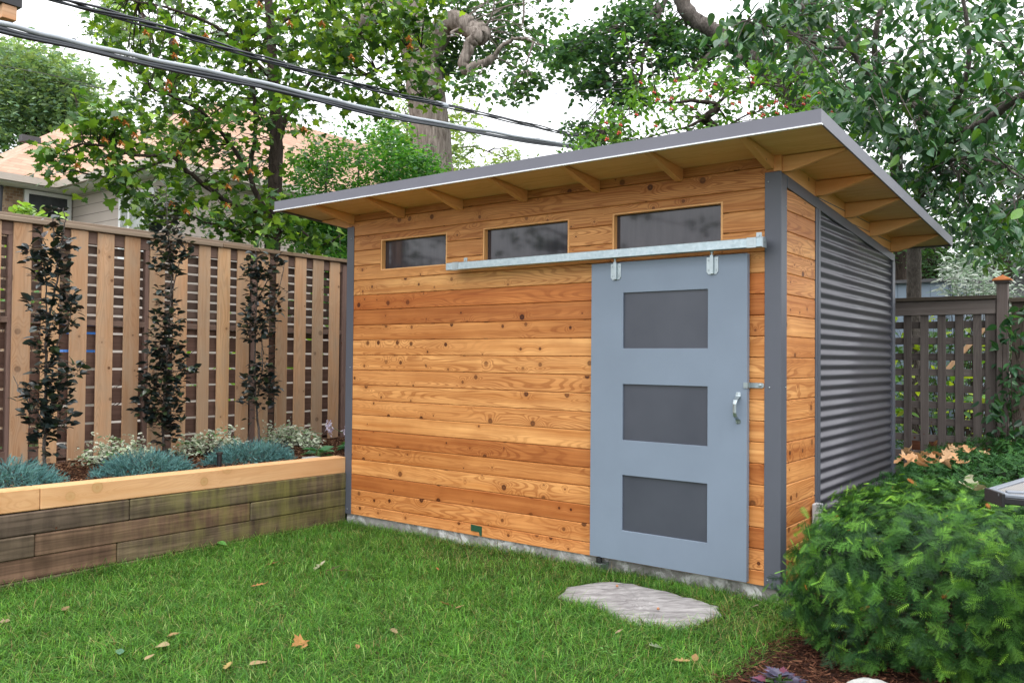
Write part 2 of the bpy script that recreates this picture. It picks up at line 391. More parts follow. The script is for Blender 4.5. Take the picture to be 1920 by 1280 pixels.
M['darkglass'] = plain('dark_window', (.05, .055, .065), .12, 0, .2, 2, .6)
M['curtain'] = plain('curtain_window', (.34, .36, .34), .2, 0, .25, 3, .6)
M['black'] = plain('black_plastic', (.012, .012, .014), .4, 0, .1)
M['rubber'] = plain('cable_black', (.018, .022, .03), .45, 0, .1, 3, .5)
M['cablegrey'] = plain('cable_grey', (.36, .39, .43), .45, 0, .12, 3, .5)
M['bluegrey'] = plain('blue_grey_panel', (.155, .20, .255), .5, 0, .05, 2)
M['darkroof'] = plain('dark_roof', (.06, .06, .065), .8, 0, .15, 6)
M['copper'] = plain('copper_cap', (.62, .20, .06), .4, .15, .1, 8)
M['greenplate'] = plain('green_plate', (.02, .075, .04), .4, 0, .15, 20)
M['alu'] = plain('grey_frame', (.19, .21, .25), .35, .2, .05, 8)
def meshfab():
    t = NT('sling_mesh'); o = t.obj(); X, Y, Z = t.sep(o)
    a = t.math('SINE', t.math('MULTIPLY', X, 900)); b = t.math('SINE', t.math('MULTIPLY', Y, 900))
    f = t.ramp(t.math('MULTIPLY_ADD', t.math('ADD', a, b), .25, .5), [(.3, 0), (.7, 1)])
    t.bsdf(t.mix(f, (.11, .10, .095), (.27, .26, .25)), .7, 0, None, .3); return t.m
M['sling'] = meshfab()
#PART2
# ------------------------------------------------------------------ SETTING
def grid_sheet(name, x0, x1, y0, y1, nx, ny, zf, mat, kind='structure', parent=None):
    xs = np.linspace(x0, x1, nx); ys = np.linspace(y0, y1, ny); XX, YY = np.meshgrid(xs, ys); ZZ = zf(XX, YY)
    V = np.stack([XX.ravel(), YY.ravel(), ZZ.ravel()], 1); i = np.arange(nx-1)[None, :]+nx*np.arange(ny-1)[:, None]; i = i.ravel()
    L = np.stack([i, i+1, i+nx+1, i+nx], 1)
    me = npmesh(name, V, L, np.full(len(i), 4), np.ones((len(V), 3)), None, True); o = link(name, me, mat, parent)
    if kind: o['kind'] = kind
    return o
def nz(x, y, s=1.0, k=0.0):
    return (np.sin(x*1.7*s+k)*np.cos(y*2.1*s-k*1.3)+.5*np.sin(x*4.3*s+y*3.1*s+k*2)+.3*np.sin(x*9.1*s-y*7.7*s+k))/1.8
# one ground sheet, reaching far beyond the houses
V = [(-150, -60, -.03), (150, -60, -.03), (150, 260, -.03), (-150, 260, -.03)]
link('ground', npmesh('ground', V, [0, 1, 2, 3], [4]), M['soil'])['kind'] = 'structure'
grid_sheet('lawn', -3.95, .9, -5.5, .02, 60, 60, lambda x, y: .006+.010*nz(x, y, 1.3), M['soil'])
grid_sheet('mulch_bed', .02, 3.4, -5.5, 3.5, 60, 90, lambda x, y: np.where(x < .25+.1*np.sin(y*2), -.01, .028)+.012*nz(x, y, 2.2), M['mulch'])
grid_sheet('planter_soil', -5.42, -4.0, -5.6, 2.2, 40, 120, lambda x, y: .560+.014*nz(x, y, 2.0)+.03*np.clip((-4.6-x), 0, 1), M['mulch'])

# ------------------------------------------------------------------ SHED
SX0, SX1, SYB = -3.94, 0.0, 2.83
shed = empty('garden_shed', (-1.97, 1.4, 0), 'cedar-sided garden shed with slanted grey roof, grey sliding door and corrugated side', 'shed')
def ztop(y): return 2.818-.0676*y
def zsof(y): return ztop(y)-.052
m = MB(); m.box((-3.925, .014, -.2), (-.012, 2.8, .104)); o = m.build('foundation', M['concrete'], shed)
BP = .132; ZL = [.101]+[.19+BP*k for k in range(20)]
WIN = [(-3.52, -2.748), (-2.372, -1.558), (-1.197, -.376)]; WZ = (2.245, 2.512)
TON = {0: (.98, .92, .9), 1: (1.0, .97, .95), 2: (.68, .52, .42), 3: (1.06, 1.1, 1.1), 4: (.86, .80, .72), 5: (.70, .56, .46), 6: (1.05, 1.12, 1.15), 7: (.98, 1.0, 1.0), 8: (1.05, 1.12, 1.15),
       9: (.93, .92, .9), 10: (1.05, 1.12, 1.15), 11: (1.03, 1.08, 1.1), 12: (.85, .78, .70), 13: (.70, .56, .46), 14: (.82, .64, .50), 15: (1.08, 1.2, 1.25), 16: (1.0, 1.02, 1.0), 17: (1.0, 1.04, 1.05), 18: (.92, .92, .88), 19: (.95, .96, .94), 20: (.8, .76, .7)}
def board_prof(z0, z1, lo=True, hi=True, d=.019, c=.0055):
    p = [(0, z0+(c if lo else 0))]
    if lo: p += [(c*.9, z0+.0012)]
    p += [(d, z0+.0012 if lo else z0), (d, z1-.0012 if hi else z1)]
    if hi: p += [(c*.9, z1-.0012)]
    p += [(0, z1-(c if hi else 0))]
    return p[::-1]
fw = MB()
for i in range(len(ZL)-1+1):
    z0 = ZL[i]; z1 = ZL[i+1] if i+1 < len(ZL) else 2.80
    if z0 > 2.78: break
    z1 = min(z1, 2.80); off = (random.random()*30, random.random()*30); tn = TON.get(i, (1, 1, 1))
    lo, hi = i > 0, True
    if z1 <= WZ[0] or z0 >= WZ[1]: fw.prism(board_prof(z0, z1, lo, hi), 0, -3.93, -.004, tn, 0, off)
    else:
        xs = [-3.93]
        for a, b in WIN: xs += [a, b]
        xs.append(-.004)
        for k in range(len(xs)-1):
            a, b = xs[k], xs[k+1]
            if k % 2 == 0: fw.prism(board_prof(z0, z1, lo, hi), 0, a, b, tn, 0, off)
            else:
                if z0 < WZ[0]-.004: fw.prism(board_prof(z0, WZ[0], lo, False), 0, a, b, tn, 0, off)
                if z1 > WZ[1]+.004: fw.prism(board_prof(WZ[1], z1, False, hi), 0, a, b, tn, 0, off)
fw.build('front_siding', M['cedar'], shed)
m = MB(); m.box((-3.92, .03, .11), (-.02, 2.79, 2.235)); m.box((-3.92, .075, 2.235), (-.02, 2.79, 2.60)); m.build('inner_wall', M['black'], shed)
sw = MB()
for i in range(len(ZL)):
    z0 = ZL[i]; z1 = ZL[i+1] if i+1 < len(ZL) else 2.80
    if z0 > 2.74: break
    z1 = min(z1, 2.745); pr = [(-q[0], q[1]) for q in board_prof(z0, z1, i > 0, True)]
    t0 = TON.get((i*7+3) % 20, (1, 1, 1)); t0 = tuple(.5+.5*v for v in t0)
    sw.prism(pr, 1, .02, .70, t0, 1)
sw.build('side_siding', M['cedar'], shed)
# corrugated panel
P_C = .0714; n = int((2.62-.12)/P_C*14); zz = np.linspace(.12, 2.62, n); xo = .0085*np.sin(2*np.pi*(zz-2.161)/P_C)-.004
ys = [.70, 1.7, 2.78]; V = [(x, y, z) for y in ys for x, z in zip(xo, zz)]
L = []
for j in range(2):
    for i in range(n-1): a = j*n+i; L += [a, a+n, a+n+1, a+1]
V = np.array(V, float)
keep = []
for q in range(0, len(L), 4):
    keep.append(L[q:q+4])
me = npmesh('corrugated_panel', V, keep, [4]*len(keep), None, None, True); cp = link('corrugated_panel', me, M['corr'], shed)
so = cp.modifiers.new('thick', 'SOLIDIFY'); so.thickness = .0012; so.offset = -1
# left and back walls
m = MB(); m.box((-3.935, .02, .11), (-3.90, 2.80, 2.62)); m.box((-3.90, 2.80, .11), (-.01, 2.825, 2.58)); m.build('rear_wall', M['trim'], shed)
# metal trims
def band_z(y): return 2.655-.0775*y
m = MB(); m.box((-.098, -.006, .092), (.006, .004, band_z(0)+.005)); m.box((-.004, .004, .092), (.006, .098, band_z(.05)))
m.build('corner_trim', M['trim'], shed, bevel=.0018)
m = MB(); m.box((-3.946, -.006, .098), (-3.856, .004, 2.655)); m.box((-3.946, .004, .098), (-3.936, .1, 2.655)); m.build('corner_trim', M['trim'], shed, bevel=.0018)
m = MB(); m.prism([(.098, band_z(.098)-.075), (2.84, band_z(2.84)-.066), (2.84, band_z(2.84)), (.098, band_z(.098))], 0, -.006, .0095, axis=1); m.build('top_trim', M['trim'], shed, bevel=.0015)
m = MB(); m.box((-.006, .662, .10), (.0075, .70, band_z(.7)-.07)); m.box((-.004, .70, .10), (.012, .750, band_z(.75)-.071)); m.build('joint_trim', M['trim'], shed, bevel=.0015)
m = MB(); m.box((-.02, 2.745, .10), (.013, 2.835, band_z(2.8)-.069)); m.build('corner_trim', M['trim'], shed, bevel=.0015)
for x, y, z in [(-.065, -.0065, 1.325), (-.018, -.0065, .16), (-.075, -.0065, 2.6), (-.075, -.0065, .14), (-3.90, -.0065, .14), (-3.885, -.0065, 1.4), (-3.89, -.0065, 2.55)]:
    m = MB(); m.tube([(x, y, z), (x, y-.003, z), (x, y-.0045, z)], [.0052, .0045, .002], 8); m.build('screw', M['bracket'], shed, smooth=True)
for y, z in [(.075, 1.325), (.08, .15), (.08, 2.45)]:
    m = MB(); m.tube([(.0065, y, z), (.0095, y, z), (.011, y, z)], [.0052, .0045, .002], 8); m.build('screw', M['bracket'], shed, smooth=True)
# blocking above the side band, between the lookouts
m = MB(); m.prism([(0.0, band_z(0)+.004), (2.80, band_z(2.80)+.004), (2.80, zsof(2.80)-.003), (0.0, zsof(0)-.003)], 0, -.022, .004, (.95, .93, .9), 1); m.build('side_blocking', M['fir'], shed)
m = MB(); m.prism([(0.03, 2.60), (2.80, 2.42), (2.80, zsof(2.80)-.003), (0.03, zsof(0)-.003)], 0, -3.944, -3.92, (.95, .93, .9), 1); m.build('side_blocking', M['fir'], shed)
# roof: deck, fascia, drip edge
RX0, RX1, RY0, RY1 = -4.345, .400, -.5, 3.232
roof = MB(); roof.prism([(RY0+.012, ztop(RY0)-.004), (RY1-.012, ztop(RY1)-.004), (RY1-.012, ztop(RY1)-.050), (RY0+.012, ztop(RY0)-.050)], 0, RX0+.012, RX1-.012, axis=0)
ro = roof.build('roof', M['darkroof'], shed)
m = MB(); m.prism([(RY0+.014, zsof(RY0)+.001), (RY1-.014, zsof(RY1)+.001), (RY1-.014, zsof(RY1)-.006), (RY0+.014, zsof(RY0)-.006)], 0, RX0+.014, RX1-.014, axis=0); m.build('soffit', M['ply'], ro)
def fprof(y, s): return [(y, ztop(y)-.074), (y, ztop(y)+.004), (y+s*.011, ztop(y)+.004), (y+s*.011, ztop(y)-.074)]
m = MB(); m.prism(fprof(RY0, 1), 0, RX0, RX1, axis=0); m.prism(fprof(RY1, -1), 0, RX0, RX1, axis=0)
for xa, xb in ((RX0, RX0+.011), (RX1-.011, RX1)): m.prism([(RY0+.0112, ztop(RY0+.011)-.074), (RY0+.0112, ztop(RY0+.011)+.004), (RY1-.0112, ztop(RY1-.011)+.004), (RY1-.0112, ztop(RY1-.011)-.074)], 0, xa, xb, axis=1)
m.build('fascia', M['fascia'], ro)
m = MB(); m.prism([(RY0-.007, ztop(RY0)-.082), (RY0-.007, ztop(RY0)-.0745), (RY0+.02, ztop(RY0)-.0745), (RY0+.02, ztop(RY0)-.082)], 0, RX0-.006, RX1+.003, axis=0)
m.build('drip_edge', M['lip'], ro)
# rafter tails at the front
def rafter(x):
    w = .0225; zs = zsof(0)-.007
    pr = [(.0, 2.676), (-.035, 2.676), (-.10, 2.690), (-.465, zsof(-.465)-.022), (-.483, zsof(-.48)-.012), (-.483, zsof(-.48)-.007), (.0, zs)]
    m = MB(); m.prism(pr, 0, x-w, x+w, (1, .97, .92) if random.random() < .5 else (.9, .86, .8), 1); m.build('rafter', M['fir'], shed, bevel=.002)
m = MB(); m.box((-.0425, -.0035, 2.664), (.0043, .0205, 2.762), (.95, .9, .85), 0); m.build('corner_block', M['fir'], shed)
for x in (-.0620, -.678, -1.32, -1.958, -2.60, -3.25, -3.88): rafter(x)
def lookout(y, side=1):
    w = .0225; zb = band_z(y)+.006; zs = zsof(y)-.009
    X0 = 0.0045 if side > 0 else -3.9445
    pr = [(X0, zb), (X0+side*.05, zb), (X0+side*.13, zb+.02), (X0+side*.375, zs-.012), (X0+side*.382, zs), (X0, zs)]
    pr = [(a, b) for a, b in pr]
    m = MB(); m.prism(pr, 1, y-w, y+w, (1, .97, .92) if random.random() < .5 else (.92, .88, .82), 0); m.build('lookout', M['fir'], shed, bevel=.002)
for y in (.04, .68, 1.365, 2.05, 2.735): lookout(y); lookout(y, -1)
# clerestory windows
for (a, b) in WIN:
    m = MB(); z0, z1 = WZ; t = .014
    m.box((a+.0005, .002, z0+.0005), (a+t, .058, z1-.0005), (1, 1, .98), 2); m.box((b-t, .002, z0+.0005), (b-.0005, .058, z1-.0005), (1, 1, .98), 2)
    m.box((a+t, .002, z0+.0005), (b-t, .058, z0+t*.7)); m.box((a+t, .002, z1-t*.7), (b-t, .058, z1-.0005))
    fr = m.build('window', M['fir'], shed)
    g = MB(); g.box((a+t-.002, .046, z0+t*.7-.002), (b-t+.002, .052, z1-t*.7+.002)); g.build('pane', M['window'], fr)
# sliding door
def holes_panel(xs, zs, holes, y0, y1):
    m = MB(); nx, nz_ = len(xs)-1, len(zs)-1; H = set(holes); V = []; idx = {}
    def v(i, j, k):
        if (i, j, k) not in idx: idx[(i, j, k)] = len(V); V.append((xs[i], (y0, y1)[k], zs[j]))
        return idx[(i, j, k)]
    F = []
    for i in range(nx):
        for j in range(nz_):
            if (i, j) in H: continue
            F.append([v(i,j,0), v(i+1,j,0), v(i+1,j+1,0), v(i,j+1,0)]); F.append([v(i,j,1), v(i,j+1,1), v(i+1,j+1,1), v(i+1,j,1)])
            for di, dj, e in ((-1,0,((i,j),(i,j+1))), (1,0,((i+1,j+1),(i+1,j))), (0,-1,((i+1,j),(i,j))), (0,1,((i,j+1),(i+1,j+1)))):
                a, b = i+di, j+dj
                if not (0 <= a < nx and 0 <= b < nz_) or (a, b) in H:
                    (p, q), (r, s_) = e; F.append([v(p,q,0), v(r,s_,0), v(r,s_,1), v(p,q,1)])
    m.add(V, F, (1, 1, 1), 2); return m
DX = [-1.327, -1.071, -.450, -.188]; DZ = [.118, .325, .702, .94, 1.322, 1.566, 1.947, 2.160]
dm = holes_panel(DX, DZ, [(1, 1), (1, 3), (1, 5)], -.060, -.020)
door = dm.build('sliding_door', M['door'], shed, bevel=.002, seg=2)
for z0, z1 in ((.325, .702), (.94, 1.322), (1.566, 1.947)):
    g = MB(); g.box((-1.0705, -.046, z0+.0005), (-.4505, -.036, z1-.0005)); g.build('pane', M['glass'], door)
# strap handle
hp = [(-.243, -.060, 1.292), (-.243, -.064, 1.268), (-.246, -.098, 1.245), (-.249, -.106, 1.22), (-.249, -.106, 1.165), (-.246, -.098, 1.14), (-.243, -.064, 1.118), (-.243, -.060, 1.096)]
m = MB(); V = []; wd = [.013, .016, .013, .011, .011, .013, .016, .013]
for (x, y, z), w in zip(hp, wd): V += [(x-w, y-.0015, z), (x, y-.0045, z), (x+w, y-.0015, z), (x, y+.001, z)]
F = []
for i in range(7):
    for k in range(4): F.append([i*4+k, i*4+(k+1) % 4, (i+1)*4+(k+1) % 4, (i+1)*4+k])
m.add(V, F, (1, 1, 1), 2)
for z in (1.283, 1.105):
    for dx in (-.008, .008): m.tube([(-.243+dx, -.062, z), (-.243+dx, -.068, z)], .0035, 8)
m.build('handle', M['bracket'], door, smooth=False)
for xc in (-1.128, -.418):   # hangers
    m = MB(); z0, z1 = 2.038, 2.150
    m.prism([(xc-.040, z1), (xc+.040, z1), (xc+.040, z0+.018), (xc+.026, z0), (xc-.026, z0), (xc-.040, z0+.018)], 1, -.065, -.0603)
    m.box((xc-.011, -.080, z0+.003), (xc+.011, -.065, z1+.012)); m.tube([(xc, -.075, z1+.01), (xc, -.075, 2.192)], .0055, 8); m.tube([(xc, -.075, z1+.022), (xc, -.075, z1+.034)], .011, 6)
    for sx in (-.027, .027):
        for zz in (z0+.028, z1-.02): m.tube([(xc+sx, -.065, zz), (xc+sx, -.069, zz)], .005, 8)
    m.build('hanger', M['bracket'], door, bevel=.001)
# box track
m = MB(); m.box((-2.645, -.128, 2.184), (-.066, -.070, 2.2425)); tr = m.build('door_track', M['galv'], shed, bevel=.003)
for xc, s in ((-2.545, 1), (-.135, 1)):
    m = MB(); m.box((xc-.03, -.1312, 2.181), (xc+.03, -.1285, 2.2445)); m.box((xc-.03, -.1285, 2.243), (xc+.03, -.004, 2.2455)); m.box((xc-.018, -.0045, 2.2455), (xc+.018, -.0015, 2.292)); m.box((xc-.012, -.1332, 2.19), (xc+.012, -.1312, 2.2445))
    m.tube([(xc, -.004, 2.272), (xc, -.010, 2.272)], .008, 6); m.build('bracket', M['bracket'], tr, bevel=.0008)
m = MB(); m.box((-.066, -.131, 2.181), (-.0625, -.067, 2.2455)); m.tube([(-.0625, -.1, 2.215), (-.059, -.1, 2.215)], .006, 8); m.build('end_cap', M['bracket'], tr)
# latch strap
m = MB(); m.box((-.183, -.008, 1.320), (-.112, -.0035, 1.352)); m.prism([(-.112, 1.320), (-.102, 1.324), (-.100, 1.336), (-.102, 1.348), (-.112, 1.352)][::1], 1, -.008, -.0035)
m.box((-.205, -.0655, 1.319), (-.1825, -.0061, 1.353)); m.box((-.209, -.0662, 1.318), (-.186, -.0602, 1.354)); m.tube([(-.124, -.008, 1.336), (-.124, -.013, 1.336), (-.124, -.0145, 1.336)], [.011, .010, .004], 10)
m.build('latch', M['bracket'], shed, bevel=.0006)
m = MB(); m.prism([(-2.463, .185), (-2.352, .178), (-2.352, .105), (-2.372, .105), (-2.38, .132), (-2.463, .134)], 1, -.004, -.0008); m.build('drain_plate', M['greenplate'], shed)
m = MB(); m.tube([(-1.252, -.055, .082), (-1.252, -.055, .112)], .022, 14); m.tube([(-1.252, -.055, .112), (-1.252, -.055, .122)], .012, 10); m.build('guide_roller', M['black'], shed, smooth=False)
m = MB(); m.box((-1.275, -.075, .070), (-1.215, .014, .076)); m.box((-1.275, .004, .02), (-1.215, .010, .070)); m.build('roller_bracket', M['bracket'], shed)

# ------------------------------------------------------------------ RETAINING WALL
rw = empty('retaining_wall', (-4.0, -2, 0), 'timber retaining wall with pale new top beams over mossy dark beams', 'retaining wall')
def timber(y0, y1, z0, z1, mat, x1=-3.93, tone=(1, 1, 1), slope=0.0):
    m = MB(); m.box((x1-.145, y0+.0015, z0+.0015), (x1, y1-.0015, z1-.0015), tone, 1, ch=.006)
    V = np.array(m.V)
    V[:, 0] += .002*np.sin(V[:, 1]*5); m.V = V.tolist()
    return m.build('timber', M[mat], rw)
def ztm(y): return .600-.010*y
for (a, b, tn) in ((-5.6, -2.601, (1, .97, .94)), (-2.601, -.002+.0, (1.02, 1.0, .98))):
    m = MB(); z0, z1 = ztm((a+b)/2)-.143, ztm((a+b)/2)
    m.box((-3.93-.145, a+.0015, z0), (-3.93, b-.0015, z1), tn, 1, ch=.006); V = np.array(m.V); V[:, 2] += -.010*(V[:, 1]-(a+b)/2); m.V = V.tolist(); m.build('timber', M['timber'], rw)
for (ys_, z1, x1, tns) in (((-5.6, -2.0, -.002), .468, -3.918, ((.85, .85, .9), (.9, .95, .9))), ((-5.6, -2.632, -1.002, -.002), .322, -3.922, ((.9, .9, .9), (1, .85, .8), (.8, .85, .85))), ((-5.6, -2.085, -.002), .178, -3.925, ((1.1, .9, .85), (.95, .95, .9))), ((-5.6, -3.4, -.6, -.002), .035, -3.92, ((1, .9, .85), (.9, .9, .9), (.9, .9, .9)))):
    for k in range(len(ys_)-1):
        ym = (ys_[k]+ys_[k+1])/2; m = MB(); m.box((x1-.145, ys_[k]+.002, z1-.143), (x1+random.uniform(-.003, .003), ys_[k+1]-.002, z1), tns[k], 1, ch=.008)
        V = np.array(m.V); V[:, 2] += -.006*(V[:, 1]+1.4); V[:, 0] += .003*np.sin(V[:, 1]*4); m.V = V.tolist(); m.build('timber', M['oldtimber'], rw)

# ------------------------------------------------------------------ LEFT FENCE
fe = empty('board_fence', (-5.4, -.5, .55), 'tall tan board fence with brown horizontal slats behind raised planter', 'fence')
pk = [(-2.43, -2.29), (-2.203, -2.065), (-1.978, -1.84), (-1.755, -1.613), (-1.528, -1.383), (-1.287, -1.145), (-1.051, -.908), (-.815, -.680), (-.560, -.438), (-.357, -.221), (-.136, .008), (.101, .245), (.332, .475), (.566, .712), (.807, .950), (1.044, 1.186)]
pk = [(-3.6+.23*k, -3.46+.23*k) for k in range(5)]+pk+[(1.62+.23*k, 1.76+.23*k) for k in range(3)]
tops = []
for k, (a, b) in enumerate(pk):
    q = random.random(); g = .74+.36*random.random(); tn = (g*1.0, g*(.98+.04*q), g*(.95+.1*q)) if q < .72 else (g*.78, g*.84, g*.90)
    if k in (7, 14): tn = (1.0, 1.0, .92)
    x0 = -5.4+random.uniform(-.003, .004); zb = .612+random.uniform(-.02, .012)+(-.015 if k < 8 else 0); zt = 2.545+random.uniform(-.002, .003)
    m = MB(); m.box((x0-.019, a, zb), (x0, b, zt), tn, 2, ch=.0025); m.build('picket', M['picket'], fe)
for z0, z1, wd in ((1.742, 1.79, .04), (.63, .715, .03)):
    m = MB(); m.box((-5.422-wd, -3.7, z0), (-5.4225, 2.3, z1), (1.5, 1.45, 1.4) if wd == .04 else (1.2, 1.1, 1.05), 1, ch=.003); m.build('rail', M['slat'], fe)
m = MB(); m.box((-5.47, -3.7, 2.44), (-5.4225, 2.3, 2.545), (1.5, 1.4, 1.35), 1, ch=.003); m.build('rail', M['slat'], fe)
for a, b, z in ((-3.7, -.32, 2.548), (-.315, 2.3, 2.549)):
    m = MB(); m.box((-5.52, a, z), (-5.375, b, z+.038), (1, 1, 1) if a < -1 else (.85, .78, .7), 1, ch=.004); m.build('cap_rail', M['cap'], fe)
m = MB(); m.box((-5.54, -3.7, 2.587), (-5.42, .06, 2.618), (.95, .95, .97), 1, ch=.004); m.build('cap_rail', M['cap'], fe)
for y in (-2.205, -1.05, .085, 1.277):
    m = MB(); w = .02 if y < -2 else (.038 if y > 0 else .03); m.box((-5.47, y-w-.005, .45), (-5.4215 if y < 1.2 else -5.405, y+w, 2.44 if y < 1.2 else 2.52), (1.6, 1.5, 1.5), 2, ch=.003); m.build('post', M['slat'], fe)
for k in range(8):
    z1 = 2.430-.0865*k; m = MB(); g = random.uniform(.8, 1.3); m.box((-5.496, -3.7, z1-.066), (-5.4725, 2.3, z1), (g, g*.98, g*.96), 1, ch=.002); m.build('slat', M['slat'], fe)
for k in range(8):
    z1 = 1.742-.0 if k == 0 else 1.668-.1555*(k-1); z0 = 1.687 if k == 0 else z1-.135
    m = MB(); g = random.uniform(.9, 1.35); m.box((-5.500, -3.7, z0), (-5.4725, 2.3, z1), (g*1.1, g*.92, g*.85), 1, ch=.002); m.build('slat', M['slat'], fe)
m = MB(); m.box((-5.455, -3.7, .48), (-5.424, 2.3, .605), (1.2, 1.1, 1.0), 1, ch=.002); m.build('kick_board', M['slat'], fe)

# ------------------------------------------------------------------ RIGHT LATTICE FENCE
YF = 3.6
lf = empty('lattice_fence', (.3, YF, 0), 'dark weathered lattice fence panel behind the shed, copper cap on its post', 'fence')
for k in range(-5, 7):
    x = -.084+.1475*k; g = random.uniform(.85, 1.25)
    if x > .66: continue
    m = MB(); m.box((x, YF-.022, .15), (x+.070, YF-.002, 1.935), (g, g, g), 2, ch=.002); m.build('lattice_slat', M['lattice'], lf)
for z in (1.84, 1.69, 1.54, 1.394, 1.24, 1.088, .93, .776, .62, .46, .3):
    g = random.uniform(.85, 1.2); m = MB(); m.box((-.9, YF, z-.033), (.70, YF+.018, z+.033), (g, g, g), 0, ch=.002); m.build('lattice_slat', M['lattice'], lf)
m = MB(); m.box((-.9, YF-.045, 1.93), (.695, YF-.006, 2.062), (1.5, 1.5, 1.5), 0, ch=.004); m.build('rail', M['lattice'], lf)
m = MB(); m.box((-.9, YF-.075, 2.064), (.695, YF+.06, 2.10), (.75, .72, .62), 0, ch=.004); m.build('cap_rail', M['lattice'], lf)
m = MB(); m.box((.605, YF-.03, 0), (.690, YF+.03, 1.93), (1.0, 1, 1), 2, ch=.003); m.build('post', M['lattice'], lf)
m = MB(); m.box((.70, YF-.06, 0), (.79, YF+.03, 2.205), (1.35, 1.3, 1.3), 2, ch=.004); po = m.build('post', M['lattice'], lf)
m = MB(); m.box((.685, YF-.075, 2.205), (.805, YF+.045, 2.228), (.8, .8, .8), 0); m.build('cap_base', M['lattice'], po)
m = MB(); cx, cy = .745, YF-.015; h = .075; m.add([(cx-h, cy-h, 2.228), (cx+h, cy-h, 2.228), (cx+h, cy+h, 2.228), (cx-h, cy+h, 2.228), (cx-h, cy-h, 2.238), (cx+h, cy-h, 2.238), (cx+h, cy+h, 2.238), (cx-h, cy+h, 2.238), (cx, cy, 2.283)],
    [(0,3,2,1), (0,1,5,4), (1,2,6,5), (2,3,7,6), (3,0,4,7), (4,5,8), (5,6,8), (6,7,8), (7,4,8)]); m.build('post_cap', M['copper'], po)
bf = empty('board_fence', (1.6, YF+.1, 0), 'dark close-boarded fence beyond the copper-capped post at right edge', 'fence')
for k in range(14):
    x = .81+.145*k; g = random.uniform(.7, 1.2); m = MB(); m.box((x, YF, .1), (x+.138, YF+.02, 2.03), (g, g*.95, g*.85), 2, ch=.002); m.build('fence_board', M['lattice'], bf)
m = MB(); m.box((.80, YF-.05, 2.032), (2.9, YF+.07, 2.07), (.7, .65, .55), 0, ch=.003); m.build('cap_rail', M['lattice'], bf)

# ------------------------------------------------------------------ FOLIAGE TOOLS
def norm(a): return a/(np.linalg.norm(a, axis=-1, keepdims=True)+1e-9)
def fan(outline, fold=.10, curl=.12):
    """leaf from its outline: fan around the midrib, folded and curled"""
    o = np.array(outline, float); n = len(o); c = np.array([[0, .42]]); P = np.vstack([c, o])
    z = fold*np.abs(P[:, 0])-curl*(P[:, 1]-.3)**2
    V = np.column_stack([P, z]); F = [(0, 1+i, 1+(i+1) % n) for i in range(n)]
    e = np.ones(n+1); e[0] = 0
    return V, np.array(F), e
half = [(.04, 0), (.12, -.04), (.40, -.06), (.30, .10), (.52, .30), (.36, .36), (.34, .50), (.17, .52), (.16, .74), (.07, .80)]
MAPLE = fan(half+[(0, 1.0)]+[(-x, y) for x, y in half[::-1]])
OVATE = fan([(0, 0), (.17, .12), (.25, .34), (.22, .58), (.11, .82), (0, 1), (-.11, .82), (-.22, .58), (-.25, .34), (-.17, .12)], .25, .2)
SMALL = fan([(0, 0), (.24, .3), (.2, .7), (0, 1), (-.2, .7), (-.24, .3)], .2, .15)
OAK = fan([(.03, 0), (.16, .2), (.08, .3), (.28, .48), (.13, .55), (.22, .78), (0, 1), (-.22, .78), (-.13, .55), (-.28, .48), (-.08, .3), (-.16, .2), (-.03, 0)], .15, .2)
BEECH = fan([(0, 0), (.22, .12), (.34, .36), (.31, .6), (.16, .84), (0, 1), (-.16, .84), (-.31, .6), (-.34, .36), (-.22, .12)], .22, .18)
LONG = fan([(0, 0), (.10, .2), (.13, .5), (.06, .85), (0, 1), (-.06, .85), (-.13, .5), (-.10, .2)], .2, .3)

def scatter(tmpl, P, D, N, S, C, edge=None):
    """one leaf per point P, tip along D, face along N, size S, colour C"""
    V, F, e = tmpl; k = len(V); n = len(P)
    D = norm(D); N = norm(N-D*np.sum(N*D, 1, keepdims=True)); X = np.cross(D, N)
    W = P[:, None, :]+S[:, None, None]*(V[None, :, 0, None]*X[:, None, :]+V[None, :, 1, None]*D[:, None, :]+V[None, :, 2, None]*N[:, None, :])
    Fi = (F[None]+k*np.arange(n)[:, None, None])
    CC = np.repeat(C[:, None, :], k, 1)
    if edge is not None: CC = np.where(e[None, :, None] > .5, np.repeat(edge[:, None, :], k, 1), CC)
    return W.reshape(-1, 3), Fi.reshape(-1, F.shape[1]), CC.reshape(-1, 3)
def merge(parts):
    V, F, C = [], [], []; o = 0
    for v, f, c in parts: V.append(v); F.append(f+o); C.append(c); o += len(v)
    return np.vstack(V), np.vstack(F), np.vstack(C)
def leafmesh(name, parts, mat, parent=None, smooth=False):
    V, F, C = merge(parts); me = npmesh(name, V, F, np.full(len(F), F.shape[1]), C, None, smooth)
    return link(name, me, mat, parent)
def tones(n, cols, w=None, jit=.18):
    cols = np.array(cols); w = None if w is None else np.array(w)/np.sum(w)
    c = cols[rng.choice(len(cols), n, p=w)]; return c*(1+jit*rng.standard_normal((n, 1))).clip(.5, 1.6)
def dirs(n, droop=.4, spread=1.0):
    th = rng.uniform(0, 2*np.pi, n); return np.column_stack([np.cos(th)*spread, np.sin(th)*spread, -droop+.35*rng.standard_normal(n)])
def norms(n, tilt=.5): return np.column_stack([tilt*rng.standard_normal(n), tilt*rng.standard_normal(n), np.ones(n)])
def inpoly(pts, poly):
    x, y = pts[:, 0], pts[:, 1]; r = np.zeros(len(pts), bool); n = len(poly)
    for i in range(n):
        (x1, y1), (x2, y2) = poly[i], poly[(i+1) % n]
        c = ((y1 > y) != (y2 > y)) & (x < (x2-x1)*(y-y1)/((y2-y1) or 1e-9)+x1); r ^= c
    return r
